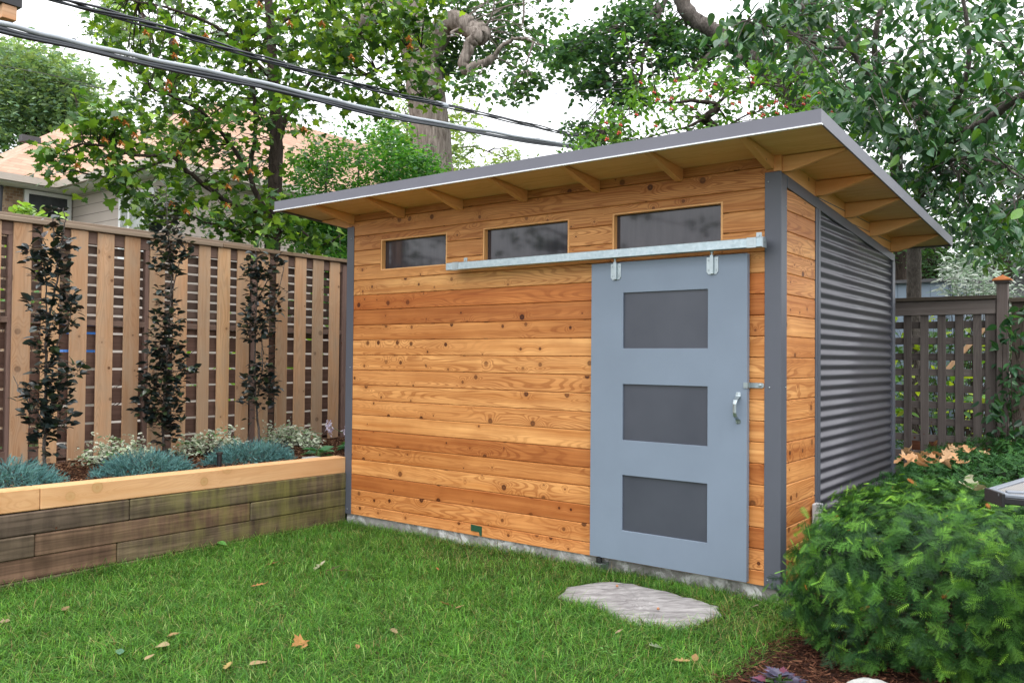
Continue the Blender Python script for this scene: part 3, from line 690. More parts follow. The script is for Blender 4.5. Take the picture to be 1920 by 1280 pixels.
def fill(poly, n, D0, D1):
    """n cluster centres in a region of the view, between two distances"""
    p = np.array(poly); out = np.zeros((0, 2))
    while len(out) < n:
        q = rng.uniform(p.min(0), p.max(0), (n*3, 2)); out = np.vstack([out, q[inpoly(q, poly)]])
    out = out[:n]; D = rng.uniform(D0, D1, n)
    return np.array([px(a, b, d) for (a, b), d in zip(out, D)])
def cluster_leaves(cen, per, rad, size, cols, w=None, tmpl=MAPLE, droop=.45, tilt=.55, flat=.7, jit=.18, sj=.25):
    n = len(cen)*per; P = np.repeat(cen, per, 0)+rng.standard_normal((n, 3))*np.array([rad, rad, rad*flat])*.6
    ct = tones(len(cen), [(1, 1, 1)], None, .16); C = tones(n, cols, w, jit)*np.repeat(ct, per, 0)
    S = size*(1+sj*rng.standard_normal(n)).clip(.5, 1.6)
    return scatter(tmpl, P, dirs(n, droop), norms(n, tilt), S, C)
def twigs(m, cen, roots, r0=.006, r1=.002, frac=1.0, sag=.1):
    """thin twig from the nearest root point to every cluster"""
    roots = np.array(roots)
    for c in cen:
        if random.random() > frac: continue
        d = np.linalg.norm(roots-c, axis=1); r = roots[int(np.argmin(d))]; L = d.min()
        mid = (r+c)/2+np.array([random.uniform(-.1, .1), random.uniform(-.1, .1), random.uniform(-.02, .18)])*L
        m.tube([r, (r+mid)/2+np.array([0, 0, .02])*L, mid, (mid+c)/2, c], [r0, r0*.85, r0*.7, (r0*.7+r1)/2, r1], 5, cap=False)
def dense(P, k=6):
    P = np.array(P, float); out = []
    for i in range(len(P)-1):
        for t in np.linspace(0, 1, k, endpoint=False): out.append(P[i]*(1-t)+P[i+1]*t)
    out.append(P[-1]); return np.array(out)
def curve(P, k=5, wob=0.0):
    """smooth line through points"""
    P = [np.array(p, float) for p in P]; Q = [2*P[0]-P[1]]+P+[2*P[-1]-P[-2]]; out = []
    for i in range(1, len(Q)-2):
        for t in np.linspace(0, 1, k, endpoint=False):
            a = 2*Q[i]; b = Q[i+1]-Q[i-1]; c = 2*Q[i-1]-5*Q[i]+4*Q[i+1]-Q[i+2]; d = -Q[i-1]+3*Q[i]-3*Q[i+1]+Q[i+2]
            out.append(.5*(a+b*t+c*t*t+d*t**3)+(rng.standard_normal(3)*wob if wob else 0))
    out.append(P[-1]); return out
def limb(m, pts, r0, r1, n=9, k=5, wob=0.0, lump=.12):
    c = curve(pts, k, wob); m.tube(c, list(np.linspace(r0, r1, len(c))), n, lump=lump); return c

G_MAPLE = [(.10, .20, .03), (.055, .135, .028), (.20, .32, .045), (.04, .09, .035)]
#PART3
# ------------------------------------------------------------------ MAPLE behind the fence
def treeroot(name, loc, label, cat='tree', group=None): return empty(name, tuple(float(v) for v in loc), label, cat, group)
D0 = 10.0
base = px(512, 470, D0); base[2] = .0
mp = treeroot('maple_tree', base, 'maple tree with big lobed leaves and orange seed clusters behind the left fence')
tm = MB(); roots = []
tr_pts = [px(510, 700, D0)*np.array([1, 1, 0]), px(512, 470, D0), px(515, 360, D0), px(518, 240, D0), px(512, 150, D0), px(508, 60, D0), px(500, -60, D0)]
roots += limb(tm, tr_pts, .105, .045, 12, 6, .004)
for pts, r0 in (
    ([px(512, 420, D0), px(490, 380, D0-.1), px(470, 330, D0-.2), px(480, 230, D0-.3), px(470, 120, D0-.4), px(440, 20, D0-.6)], .045),
    ([px(470, 330, D0-.2), px(430, 270, D0-.4), px(380, 210, D0-.7), px(340, 190, D0-.9), px(280, 165, D0-1.1)], .028),
    ([px(512, 400, D0), px(440, 385, D0-.4), px(400, 360, D0-.7), px(350, 320, D0-1.0), px(320, 295, D0-1.2), px(250, 290, D0-1.5), px(170, 270, D0-1.6), px(100, 290, D0-1.7)], .035),
    ([px(320, 295, D0-1.2), px(260, 320, D0-1.4), px(215, 335, D0-1.5), px(140, 320, D0-1.6)], .016),
    ([px(515, 300, D0), px(540, 220, D0+.1), px(600, 130, D0+.1), px(680, 60, D0), px(760, 20, D0-.1)], .032),
    ([px(600, 130, D0+.1), px(680, 140, D0-.2), px(740, 110, D0-.4), px(790, 90, D0-.6)], .018),
    ([px(680, 140, D0-.2), px(740, 170, D0-.4), px(800, 190, D0-.5)], .012),
    ([px(512, 150, D0), px(420, 60, D0-.3), px(330, 20, D0-.6), px(240, 0, D0-.8)], .03),
    ([px(512, 430, D0), px(470, 440, D0-.3), px(400, 420, D0-.6), px(340, 400, D0-.8), px(300, 390, D0-.9)], .02),
    ([px(515, 440, D0), px(560, 430, D0), px(600, 460, D0-.1), px(640, 440, D0-.1)], .018),
    ([px(508, 60, D0), px(560, 20, D0), px(620, -20, D0)], .03)):
    roots += limb(tm, pts, r0, .008, 7, 5, .006)
cen = np.vstack([fill([(190, -30), (640, -30), (660, 90), (640, 190), (570, 250), (545, 330), (560, 400), (520, 460), (430, 440), (385, 400), (300, 410), (290, 330), (235, 260), (240, 170), (235, 100), (175, 60)], 235, 8.7, 11.4),
    fill([(250, 60), (470, 40), (480, 330), (380, 390), (300, 300), (245, 200)], 26, 8.8, 10),
    fill([(190, -30), (640, -30), (650, 90), (560, 200), (300, 230), (235, 170), (190, 60)], 60, 8.9, 11.4),
    fill([(600, -30), (815, -30), (830, 40), (795, 100), (830, 165), (815, 215), (760, 175), (700, 205), (640, 200), (600, 120)], 85, 8.8, 10.2),
    fill([(140, 210), (200, 190), (255, 205), (275, 300), (240, 350), (215, 365), (165, 350), (160, 290), (132, 255)], 42, 8.2, 8.8),
    fill([(82, 262), (125, 272), (155, 310), (150, 345), (110, 345), (82, 310)], 8, 8.2, 8.5),
    fill([(270, 375), (345, 370), (350, 430), (300, 440), (262, 422)], 16, 9, 9.6),
    fill([(500, 400), (560, 400), (640, 470), (610, 480), (500, 460)], 10, 9.6, 10.4),
    fill([(380, 400), (500, 400), (500, 465), (400, 450)], 18, 9.4, 10.2)])
parts = [cluster_leaves(cen, 16, .19, .092, G_MAPLE, [4, 4, 2.2, 3], MAPLE, .55, .6)]
leafmesh('crown', parts, M['leaf_waxy'], mp)
twigs(tm, cen, roots, .007, .0025, .75)
tm.build('trunk', M['bark_dark'], mp, smooth=True)
# seed clusters
ks = MB(); KV = [(0, 0, 0)]; KF = []
for _ in range(22):
    a = rng.uniform(0, 6.28); e_ = rng.uniform(-1.5, .3); dr = np.array([math.cos(a), math.sin(a), e_])*.045*rng.uniform(.5, 1.2); sd = np.array([-math.sin(a), math.cos(a), .3])*.009
    b_ = len(KV); KV += [tuple(dr*.6+sd), tuple(dr), tuple(dr*.6-sd)]; KF.append((0, b_, b_+1, b_+2))
ks.add(KV, KF, (.40, .17, .05), 'free')
kme = npmesh('seed_cluster', ks.V, ks.L, ks.S, np.array(ks.T))
kme.materials.append(M['dry'])
for x, y in [(315, 152), (318, 165), (385, 64), (326, 78), (332, 98), (250, 250), (220, 215), (240, 225), (335, 285), (430, 345), (440, 330), (470, 318), (605, 42), (575, 240), (232, 268), (198, 262), (345, 222), (355, 395), (320, 375), (425, 385), (768, 70), (770, 85), (545, 40), (488, 10), (275, 60), (208, 300), (660, 105), (150, 305)]:
    for _ in range(1):
        o = bpy.data.objects.new('seed_cluster', kme); COL.objects.link(o); p = px(x+rng.uniform(-4, 4), y+rng.uniform(-4, 4), 8.55 if x > 260 else 8.15)
        if x > 600: p = px(x, y, 8.7)
        o.parent = mp; o.matrix_parent_inverse = Matrix.Translation(-Vector(mp.location)); o.location = p

# ------------------------------------------------------------------ small-leaved shrub tree behind the shed
b = px(690, 420, 11.5); b[2] = 0
hs = treeroot('shrub_tree', b, 'dense small-leaved green shrub rising behind the left end of the shed roof', 'shrub')
cen = np.vstack([fill([(555, 300), (600, 262), (640, 240), (720, 238), (770, 262), (800, 290), (835, 320), (830, 420), (560, 470), (540, 380)], 260, 10.6, 12.6),
    fill([(540, 385), (600, 380), (655, 400), (655, 490), (600, 470), (545, 440)], 110, 10.4, 11.6), fill([(625, 480), (652, 480), (652, 620), (632, 600)], 12, 9.9, 10.2)])
parts = [cluster_leaves(cen, 60, .20, .06, [(.06, .20, .04), (.04, .14, .035), (.11, .27, .05)], None, SMALL, .2, .8)]
leafmesh('crown', parts, M['leaf'], hs)
m = MB(); rr = []
for x in (600, 660, 720, 770): rr += limb(m, [np.array([b[0], b[1], 0])+np.array([(x-690)*.002, 0, 0]), px(x, 480, 11.6), px(x+10, 360, 11.5), px(x+15, 280, 11.5)], .035, .008, 6, 4)
rr += limb(m, [px(660, 480, 11.2), px(640, 440, 11), px(625, 420, 10.8)], .02, .008, 6)
twigs(m, cen[::6], rr, .006, .002); m.build('trunk', M['bark_grey'], hs, smooth=True)

# ------------------------------------------------------------------ big oak with the hanging broken limb
b = px(815, 900, 20); b[2] = 0
ok = treeroot('oak_tree', b, 'huge pale-barked tree with a thick crooked hooked limb behind the shed')
m = MB(); rt = []
rt += limb(m, [b, px(815, 600, 20), px(816, 400, 20), px(812, 310, 20), px(802, 200, 20), px(790, 120, 20), px(768, 20, 20.2), px(755, -60, 20.4), px(740, -200, 20.6)], .52, .40, 20, 6, .01, .10)
rt += limb(m, [px(795, 130, 20), px(812, 90, 19.8), px(832, 50, 19.6), px(855, 40, 19.4), px(885, 55, 19.2), px(905, 62, 19.1), px(900, 72, 19.0)], .30, .17, 14, 6, .01, .12)
rt += limb(m, [px(880, 58, 19.2), px(892, 62, 19.0), px(893, 72, 18.9), px(880, 82, 18.9), px(876, 100, 18.9), px(868, 118, 18.9), px(874, 132, 18.9), px(890, 124, 18.8), px(910, 118, 18.7), px(925, 108, 18.7)], .16, .085, 10, 5, .01, .14)
rt += limb(m, [px(925, 108, 18.7), px(935, 95, 18.6), px(955, 78, 18.5), px(975, 72, 18.4), px(1000, 80, 18.3), px(1040, 95, 18.2)], .06, .015, 6, 5, .02)
rt += limb(m, [px(1000, 80, 18.3), px(990, 110, 18.3), px(985, 130, 18.3)], .025, .01, 5)
rt += limb(m, [px(870, 50, 19.2), px(845, 62, 19), px(862, 66, 19), px(830, 70, 19)], .035, .015, 5)
rt += limb(m, [px(905, 60, 19.1), px(925, 20, 18.8), px(926, -40, 18.6)], .03, .012, 5)
rt += limb(m, [px(980, -40, 18), px(982, 30, 18), px(975, 55, 18)], .03, .012, 5)
rt += limb(m, [px(745, -80, 20.3), px(700, 20, 20), px(668, 45, 19.6), px(650, 60, 19.4)], .25, .18, 10, 5)
cen = np.vstack([fill([(650, -20), (760, -20), (740, 80), (700, 60), (660, 90)], 26, 19, 21.5),
    fill([(815, -20), (1040, -20), (1045, 40), (1000, 60), (1030, 90), (1060, 60), (1050, 110), (1010, 130), (1000, 150), (985, 195), (950, 175), (960, 140), (930, 120), (900, 160), (880, 170), (870, 135), (830, 145), (815, 90), (840, 60), (820, 20)], 70, 19.4, 21.5),
    fill([(820, 60), (870, 70), (880, 130), (825, 130)], 14, 19.8, 20.8), fill([(1020, 90), (1100, 70), (1110, 110), (1060, 135), (1020, 125)], 12, 17.6, 18.6),
    fill([(935, 140), (1000, 140), (1010, 170), (965, 195), (945, 180)], 10, 17.8, 18.6), fill([(870, 130), (920, 150), (905, 170), (875, 165)], 5, 18, 19)])
leafmesh('crown', [cluster_leaves(cen, 30, .32, .135, [(.055, .13, .065), (.08, .17, .06), (.045, .105, .06)], None, BEECH, .3, .7)], M['leaf'], ok)
twigs(m, cen, rt, .018, .006, .9); m.build('trunk', M['bark_pale'], ok, smooth=True)

# second large tree with limbs sweeping down from the top
b = px(1560, 900, 17); b[2] = 0
o2 = treeroot('oak_tree', b, 'large tree whose pale thick limbs sweep across above the shed roof, dark small leaves')
m = MB(); rt = []
rt += limb(m, [b, px(1540, 500, 17), px(1525, 200, 17), px(1500, 60, 17), px(1480, -60, 17)], .40, .26, 14, 5, .01, .1)
rt += limb(m, [px(1262, -60, 16), px(1277, 0, 16), px(1300, 35, 16), px(1325, 52, 16), px(1352, 68, 16.1), px(1385, 90, 16.2), px(1430, 130, 16.5), px(1500, 200, 17)], .13, .20, 12, 6, .01, .14)
rt += limb(m, [px(1362, 72, 16.1), px(1350, 92, 16), px(1325, 108, 15.9), px(1305, 132, 15.8), px(1290, 145, 15.7), px(1265, 150, 15.6)], .085, .03, 8, 5, .01)
rt += limb(m, [px(1398, 92, 16.2), px(1380, 115, 16), px(1355, 140, 15.9), px(1335, 165, 15.8)], .07, .03, 8, 5, .01)
rt += limb(m, [px(1260, -50, 15.5), px(1242, 10, 15.5), px(1225, 50, 15.4), px(1212, 80, 15.4), px(1205, 110, 15.4), px(1200, 150, 15.4)], .06, .025, 7, 5, .01)
rt += limb(m, [px(1240, 10, 15.5), px(1215, 30, 15.4), px(1200, 42, 15.3), px(1183, 55, 15.2)], .085, .03, 7, 5, .01)
rt += limb(m, [px(1540, -50, 15), px(1500, 30, 15.5), px(1470, 60, 16), px(1440, 120, 16.5)], .10, .14, 8, 5, .01)
cen = np.vstack([fill([(1105, 70), (1160, 15), (1250, -20), (1240, 30), (1200, 60), (1215, 90), (1180, 110), (1150, 130), (1120, 110)], 46, 14.5, 16.5),
    fill([(1040, 85), (1110, 55), (1120, 100), (1070, 120), (1020, 125)], 16, 15, 16.5),
    fill([(1230, 45), (1285, 40), (1280, 80), (1270, 130), (1235, 140), (1225, 90)], 34, 15, 17), fill([(1280, 70), (1340, 65), (1345, 100), (1310, 130), (1280, 110)], 22, 15.5, 17),
    fill([(1080, 145), (1125, 135), (1130, 175), (1085, 180)], 12, 15.5, 16.5), fill([(1150, 160), (1200, 150), (1210, 190), (1150, 200)], 16, 15, 16.5),
    fill([(1060, 240), (1100, 225), (1140, 240), (1120, 275), (1070, 268)], 18, 16.5, 18), fill([(1120, 110), (1160, 110), (1140, 200), (1110, 180)], 8, 15, 16),
    fill([(1460, -20), (1920, -20), (1920, 200), (1700, 300), (1560, 240), (1460, 120)], 90, 12, 17), fill([(1680, 300), (1920, 250), (1920, 460), (1760, 470)], 26, 14, 18)])
leafmesh('crown', [cluster_leaves(cen, 32, .25, .105, [(.036, .095, .05), (.05, .125, .05), (.028, .075, .045)], None, BEECH, .3, .7)], M['leaf'], o2)
twigs(m, cen[:190], rt, .014, .005, .9); m.build('trunk', M['bark_grey'], o2, smooth=True)

# pale tree far behind the oak trunk, distant tree at left
def far_tree(name, label, polys, D0_, D1_, n, per, rad, size, cols, trunk, mat='leaf', tm_=OAK, group=None):
    b = px(trunk[0], 800, (D0_+D1_)/2); b[2] = 0
    t = treeroot(name, b, label, 'tree', group); cen = np.vstack([fill(p, k, D0_, D1_) for p, k in polys])
    leafmesh('crown', [cluster_leaves(cen, per, rad, size, cols, None, tm_, .2, .7)], M[mat], t)
    m = MB(); r = limb(m, [b, px(trunk[0], 500, (D0_+D1_)/2), px(trunk[1], trunk[2], (D0_+D1_)/2)], (D0_+D1_)*.009, .05, 9, 6)
    r2 = list(r)
    for c in cen[::9]: r2 += limb(m, [r[int(len(r)*.7)], (r[-1]+c)/2, c], .05, .02, 5, 3)
    twigs(m, cen[::4], r2, .03, .012); m.build('trunk', M['bark_dark'], t, smooth=True); return t
far_tree('distant_tree', 'rounded grey-green tree rising behind the tan house roof at far left', [([(-60, 130), (0, 92), (50, 90), (100, 115), (150, 135), (178, 175), (160, 230), (60, 265), (0, 270), (-60, 270)], 210), ([(60, 120), (150, 150), (170, 200), (100, 230)], 40)], 30, 36, 210, 80, .75, .21, [(.17, .27, .17), (.21, .30, .17), (.12, .21, .145)], (70, 80, 200))  # leaf tones lightened and greyed, distance haze put into the colour
far_tree('distant_tree', 'faint thin-leaved tree seen in the sky above the upper cables, left of the maple', [([(165, 40), (200, 10), (240, 30), (240, 80), (200, 70), (165, 75)], 26), ([(180, -20), (240, -20), (240, 20)], 10)], 22, 26, 0, 30, .35, .14, [(.10, .17, .10)], (330, 320, 30))
far_tree('distant_tree', 'pale yellow-green far tree glowing behind the pale trunk', [([(830, 210), (860, 240), (885, 290), (880, 340), (840, 380), (700, 380), (680, 300), (700, 230), (760, 190), (790, 200)], 90), ([(925, 290), (970, 285), (980, 310), (930, 315)], 8), ([(860, 190), (885, 190), (880, 240), (862, 240)], 5)], 26, 32, 0, 34, .6, .22, [(.17, .26, .10), (.14, .22, .10), (.22, .30, .12)], (760, 770, 260))
for lab, poly, cols, tx, Da in (
    ('dark green conifer between shed roof and grey garden building', [(1660, 450), (1790, 440), (1830, 520), (1790, 560), (1650, 560)], [(.035, .09, .04), (.06, .13, .05)], 1740, 17),
    ('dark tree crown beyond the blue-grey building, below the cherry leaves', [(1790, 420), (1990, 400), (1990, 520), (1900, 510), (1800, 490)], [(.04, .09, .045), (.055, .12, .05)], 1880, 21),
    ('mid green tree crown low behind the shed roof rake', [(1560, 300), (1700, 330), (1760, 430), (1700, 470), (1600, 400)], [(.05, .12, .05), (.07, .16, .06)], 1690, 15)):
    far_tree('background_tree', lab, [(poly, 70)], Da, Da+3, 0, 60, .42, .11, cols, (tx, tx, 440))

# ------------------------------------------------------------------ crabapple with red fruit
b = px(1400, 700, 9.3); b[2] = 0
ca = treeroot('crabapple_tree', b, 'crabapple tree dotted with small red fruit directly above the shed roof')
m = MB(); rt = []
rt += limb(m, [b, px(1400, 420, 9.4), px(1395, 300, 9.3), px(1340, 240, 9.2), px(1320, 222, 9.1), px(1345, 205, 9.0), px(1340, 195, 9), px(1300, 190, 8.9), px(1270, 192, 8.9)], .075, .012, 8, 5, .004)
rt += limb(m, [px(1320, 222, 9.1), px(1290, 238, 9), px(1265, 244, 9), px(1200, 262, 9)], .02, .006, 6, 5)
rt += limb(m, [px(1345, 200, 9), px(1360, 220, 9.1), px(1365, 235, 9.1)], .012, .006, 5)
rt += limb(m, [px(1345, 195, 9), px(1370, 175, 9.2), px(1420, 160, 9.4), px(1480, 150, 9.6)], .02, .006, 5)
rt += limb(m, [px(1270, 192, 8.9), px(1220, 195, 9), px(1180, 215, 9.1), px(1130, 245, 9.2)], .012, .004, 5)
rt += limb(m, [px(1200, 195, 9), px(1190, 150, 9), px(1178, 90, 9), px(1170, 50, 9)], .009, .003, 5)
rt += limb(m, [px(1230, 180, 9), px(1222, 120, 9), px(1220, 85, 9)], .008, .003, 5)
cen = np.vstack([fill([(1125, 190), (1180, 165), (1300, 125), (1400, 120), (1560, 130), (1600, 200), (1560, 330), (1300, 330), (1080, 350), (1070, 260), (1120, 230)], 300, 8.5, 10.2),
    fill([(1060, 255), (1150, 230), (1200, 260), (1190, 330), (1070, 340)], 30, 8.8, 9.6)]+[np.array([px(x, y, 9) for x, y in ((1175, 60), (1178, 90), (1185, 130), (1190, 155), (1222, 90), (1220, 120), (1230, 150))])])
parts = [cluster_leaves(cen, 13, .15, .072, [(.08, .19, .03), (.05, .13, .03), (.14, .27, .045)], [4, 4, 2], OVATE, .5, .7)]
leafmesh('crown', parts, M['leaf'], ca); twigs(m, cen, rt, .006, .002, .6); m.build('trunk', M['bark_dark'], ca, smooth=True)
fm = MB(); rr = .0115
fm.tube([(0, 0, -rr), (0, 0, -rr*.7), (0, 0, 0), (0, 0, rr*.7), (0, 0, rr), (.003, 0, rr+.02)], [rr*.1, rr*.75, rr, rr*.75, rr*.12, .001], 7)
fme = npmesh('fruit', fm.V, fm.L, fm.S, np.array(fm.T), None, True); M['fruit'] = plain('red_fruit', (.42, .045, .02), .35, 0, .2, 30); fme.materials.append(M['fruit'])
for x, y in [(1200, 155), (1265, 152), (1225, 173), (1232, 186), (1258, 184), (1312, 170), (1257, 204), (1228, 236), (1162, 234), (1137, 260), (1160, 248), (1135, 230), (1376, 125), (1409, 145), (1372, 195), (1385, 192), (1402, 212), (1426, 200), (1440, 198), (1454, 190), (1472, 200), (1506, 183), (1505, 195), (1455, 212), (1480, 240), (1295, 200), (1340, 158), (1410, 155), (1430, 215), (1515, 180), (1560, 210), (1535, 175), (1192, 215), (1215, 265), (1640, 185), (1330, 180)]:
    for dx, dy in ((0, 0), (3.4, 1.5), (-1.5, 3.5))[:random.choice((2, 3, 2))]:
        o = bpy.data.objects.new('fruit', fme); COL.objects.link(o); o.parent = ca; o.matrix_parent_inverse = Matrix.Translation(-Vector(ca.location)); o.location = px(x+dx, y+dy, 8.35)

# ------------------------------------------------------------------ cherry tree, right
b = px(1712, 800, 9.6); b[2] = 0
ch = treeroot('cherry_tree', b, 'cherry tree with large drooping dark green leaves filling the upper right corner')
m = MB(); rt = []
rt += limb(m, [b, px(1713, 620, 9.6), px(1714, 500, 9.5), px(1712, 440, 9.4), px(1690, 360, 9.2), px(1680, 300, 9.0), px(1690, 260, 8.8)], .085, .06, 12, 6, .003, .06)
rt += limb(m, [px(1712, 440, 9.4), px(1730, 330, 8.8), px(1750, 290, 8.3), px(1790, 260, 7.8), px(1850, 225, 7.3), px(1900, 190, 7.0), px(1960, 150, 6.8)], .055, .03, 9, 5, .004)
rt += limb(m, [px(1735, 320, 8.8), px(1757, 250, 8.3), px(1745, 225, 8.0), px(1725, 200, 7.8), px(1700, 190, 7.6), px(1670, 180, 7.4), px(1640, 160, 7.2)], .035, .012, 8, 5, .004)
rt += limb(m, [px(1640, 160, 7.2), px(1600, 100, 7.0), px(1560, 60, 7.0), px(1520, 30, 6.9), px(1470, -20, 6.8)], .02, .022, 7, 5, .003)
rt += limb(m, [px(1690, 260, 8.8), px(1650, 180, 8.2), px(1640, 80, 7.8), px(1660, -20, 7.6)], .04, .02, 7, 5)
rt += limb(m, [px(1757, 250, 8.3), px(1810, 150, 7.6), px(1815, 60, 7.4), px(1800, -30, 7.3)], .03, .015, 7, 5)
rt += limb(m, [px(1740, 320, 8.6), px(1790, 300, 8.0), px(1850, 300, 7.4), px(1930, 340, 7.0)], .022, .01, 6, 5)
rt += limb(m, [px(1640, 80, 7.8), px(1560, 90, 7.2), px(1480, 60, 6.8), px(1400, 40, 6.6)], .018, .006, 6, 5)
cen = np.vstack([fill([(1395, 20), (1460, -20), (1930, -20), (1930, 260), (1780, 300), (1680, 290), (1600, 240), (1520, 160), (1440, 110), (1370, 110), (1340, 60)], 170, 6.2, 8.6),
    fill([(1540, 180), (1930, 180), (1930, 330), (1780, 330), (1720, 320), (1600, 250)], 70, 7.8, 9.2),
    fill([(1600, 290), (1800, 290), (1930, 300), (1930, 440), (1850, 450), (1790, 420), (1740, 370), (1680, 340)], 60, 7.9, 9.2), fill([(1850, 300), (1930, 300), (1930, 470), (1860, 480)], 16, 6.4, 7.6),
    fill([(1330, 40), (1440, 30), (1450, 110), (1390, 90)], 9, 6.3, 6.9),
    fill([(1815, 430), (1880, 430), (1870, 480), (1825, 480)], 4, 8, 8.6)])
parts = [cluster_leaves(cen, 15, .18, .100, [(.036, .115, .030), (.022, .075, .030), (.085, .19, .026), (.05, .12, .065)], [4, 4, 2, 2.5], OVATE, .8, .75)]
leafmesh('crown', parts, M['leaf_cherry'], ch); twigs(m, cen, rt, .007, .0025, .7); m.build('trunk', M['bark_grey'], ch, smooth=True)

# ------------------------------------------------------------------ vine on the copper-capped post, silver shrub, plants behind the lattice
def shrub(name, label, cat, cen, per, rad, size, cols, tmpl, mat, rootpt, droop=.2, w=None, tilt=.8, stem=.006, edge=None, bark='bark_dark', group=None, step=1):
    t = treeroot(name, rootpt, label, cat, group)
    pt = cluster_leaves(cen, per, rad, size, cols, w, tmpl, droop, tilt)
    if edge is not None:
        n = len(cen)*per; P = np.repeat(cen, per, 0)+rng.standard_normal((n, 3))*rad*.6; C = tones(n, cols, w, .15); E = tones(n, edge, None, .08)
        pt = scatter(tmpl, P, dirs(n, droop), norms(n, tilt), size*(1+.25*rng.standard_normal(n)).clip(.5, 1.6), C, E)
    leafmesh('foliage', [pt], M[mat], t)
    m = MB(); r = np.array(rootpt, float)
    for c in cen[::step]:
        L = np.linalg.norm(c-r); mid = (r+c)/2+np.array([random.uniform(-.1, .1), random.uniform(-.1, .1), .1])*L
        m.tube([r+rng.standard_normal(3)*np.array([.03, .03, 0]), mid, c], [stem, stem*.7, stem*.35], 5, cap=False)
    m.build('stem', M[bark], t, smooth=True); return t
vc = fill([(1885, 590), (1925, 560), (1925, 880), (1890, 840), (1870, 800), (1850, 760), (1875, 740), (1885, 700), (1870, 680), (1860, 640), (1880, 620)], 40, 7.2, 7.7)
vb = pxz(1910, 860, .0); vb = px(1925, 860, 7.5); vb[2] = .0
shrub('climbing_vine', 'green climbing vine hanging over the right fence beside the copper-capped post', 'vine', vc, 10, .10, .085, [(.035, .11, .05), (.05, .14, .05), (.03, .085, .045)], OVATE, 'leaf_waxy', vb, .6)
sb = px(1820, 600, 10.5); sb[2] = 0
shrub('silver_shrub', 'silvery narrow-leaved shrub above the lattice fence next to the blue-grey building', 'shrub', fill([(1775, 500), (1850, 490), (1900, 520), (1900, 590), (1800, 560), (1770, 545)], 55, 10, 11), 26, .15, .085, [(.36, .42, .36), (.46, .50, .44), (.20, .29, .18)], LONG, 'petal', sb, -.2)
yb = px(1780, 700, 9.5); yb[2] = 0
shrub('leafy_plant', 'bright yellow-green plants glimpsed through the lattice fence', 'plant', np.vstack([fill([(1660, 560), (1860, 600), (1860, 790), (1660, 820)], 38, 8.9, 10)]), 8, .13, .10, [(.25, .38, .03), (.10, .22, .04), (.06, .14, .05), (.32, .42, .05)], OVATE, 'leaf', yb, .2)
gb = px(1740, 700, 11.5); gb[2] = 0
shrub('background_shrub', 'dark green bushes behind the lattice fence', 'shrub', fill([(1650, 640), (1990, 600), (1990, 860), (1650, 880)], 130, 10.4, 12.5), 30, .3, .09, [(.04, .10, .04), (.06, .13, .05)], OVATE, 'leaf', gb, .2, step=4)
p0 = px(1745, 770, 8.6)
pb = empty('planter_box', (float(p0[0]), float(p0[1]), 0), 'low reddish brown plank planter box behind the lattice fence', 'planter')
for k in range(4):
    m = MB(); m.box((p0[0]-.25, p0[1], .12+.155*k), (p0[0]+.9, p0[1]+.03, .265+.155*k), (1.9, 1.1, .8), 0, ch=.003); m.build('plank', M['slat'], pb)
m = MB(); m.box((p0[0]-.25, p0[1]+.031, .1), (p0[0]+.9, p0[1]+.5, .68), (.6, .4, .3)); m.build('soil_fill', M['mulch'], pb)
q0 = px(1806, 640, 9.3)
st = MB(); a = px(1765, 705, 9.3); c = px(1850, 610, 9.3); st.tube([a-np.array([0, 0, .9]), a, c], [.028, .028, .028], 6); tag(st.build('leaning_stake', M['picket']), 'brown wooden stake leaning behind the lattice fence', 'stake')

# blue-grey building and dark roof behind
p = px(1808, 520, 12.5)
gs = empty('garden_building', (float(p[0])-1.5, float(p[1])+1, 0), 'blue-grey panelled garden building beyond the right fence', 'building')
m = MB(); zt = p[2]-.05
for k in range(12): m.box((p[0]-.232*(k+1)+.006, p[1], 0), (p[0]-.232*k, p[1]+.04, zt))
m.box((p[0]-2.8, p[1]+.012, 0), (p[0]-.003, p[1]+2.0, zt-.01)); m.build('wall', M['bluegrey'], gs)
m = MB(); m.box((p[0]-2.9, p[1]-.06, zt), (p[0]+.08, p[1]+2.1, zt+.05)); m.build('roof', M['darkroof'], gs)
p = px(1850, 495, 22)
dh = empty('neighbour_house', (float(p[0]), float(p[1])+3, 0), 'dark grey shingled roof of a house far behind the silver shrub', 'house')
m = MB(); m.prism([(p[1], p[2]-.9), (p[1]+3, p[2]+.5), (p[1]+6, p[2]-.9)], 0, p[0]-1.2, p[0]+6, axis=0); m.build('roof', M['darkroof'], dh)
m = MB(); m.box((p[0]-.9, p[1]+.4, 0), (p[0]+5.7, p[1]+5.6, p[2]-.91)); m.build('wall', M['siding'], dh)

# ------------------------------------------------------------------ TAN HOUSE, left
hz = 4.78; s_ = .716; XA, YA0, YB = -14.7, 1.13, 2.33; XB = -11.35
ho = empty('neighbour_house', (-15, 6, 0), 'two-winged house with tan shingle roof, beige siding and brown brick, behind the left fence', 'house')
ap = (-17.27, 3.70, hz+2.57*s_); ap2 = (-14.55, 5.53, hz+3.2*s_)
def sheet(name, polys, mat, th, parent):
    m = MB()
    for P in polys: m.add(P, [list(range(len(P)))], (1, 1, 1), 'free')
    o = m.build(name, mat, parent); md = o.modifiers.new('thick', 'SOLIDIFY'); md.thickness = th; md.offset = -1; return o
E1, E2, P0 = (XA, YA0, hz), (XA-5.14, YA0, hz), (XA, YB, hz); VT = (-17.27, 4.90, hz+2.57*s_)
rf = sheet('roof', [[E1, P0, VT, ap], [E2, E1, ap], [P0, (XB, YB, hz), ap2, (-16.6, 5.53, hz+3.2*s_), VT], [(XB, YB, hz), (XB, 13, hz), (-14.55, 10, hz+3.2*s_), ap2]], M['shingle'], .10, ho)
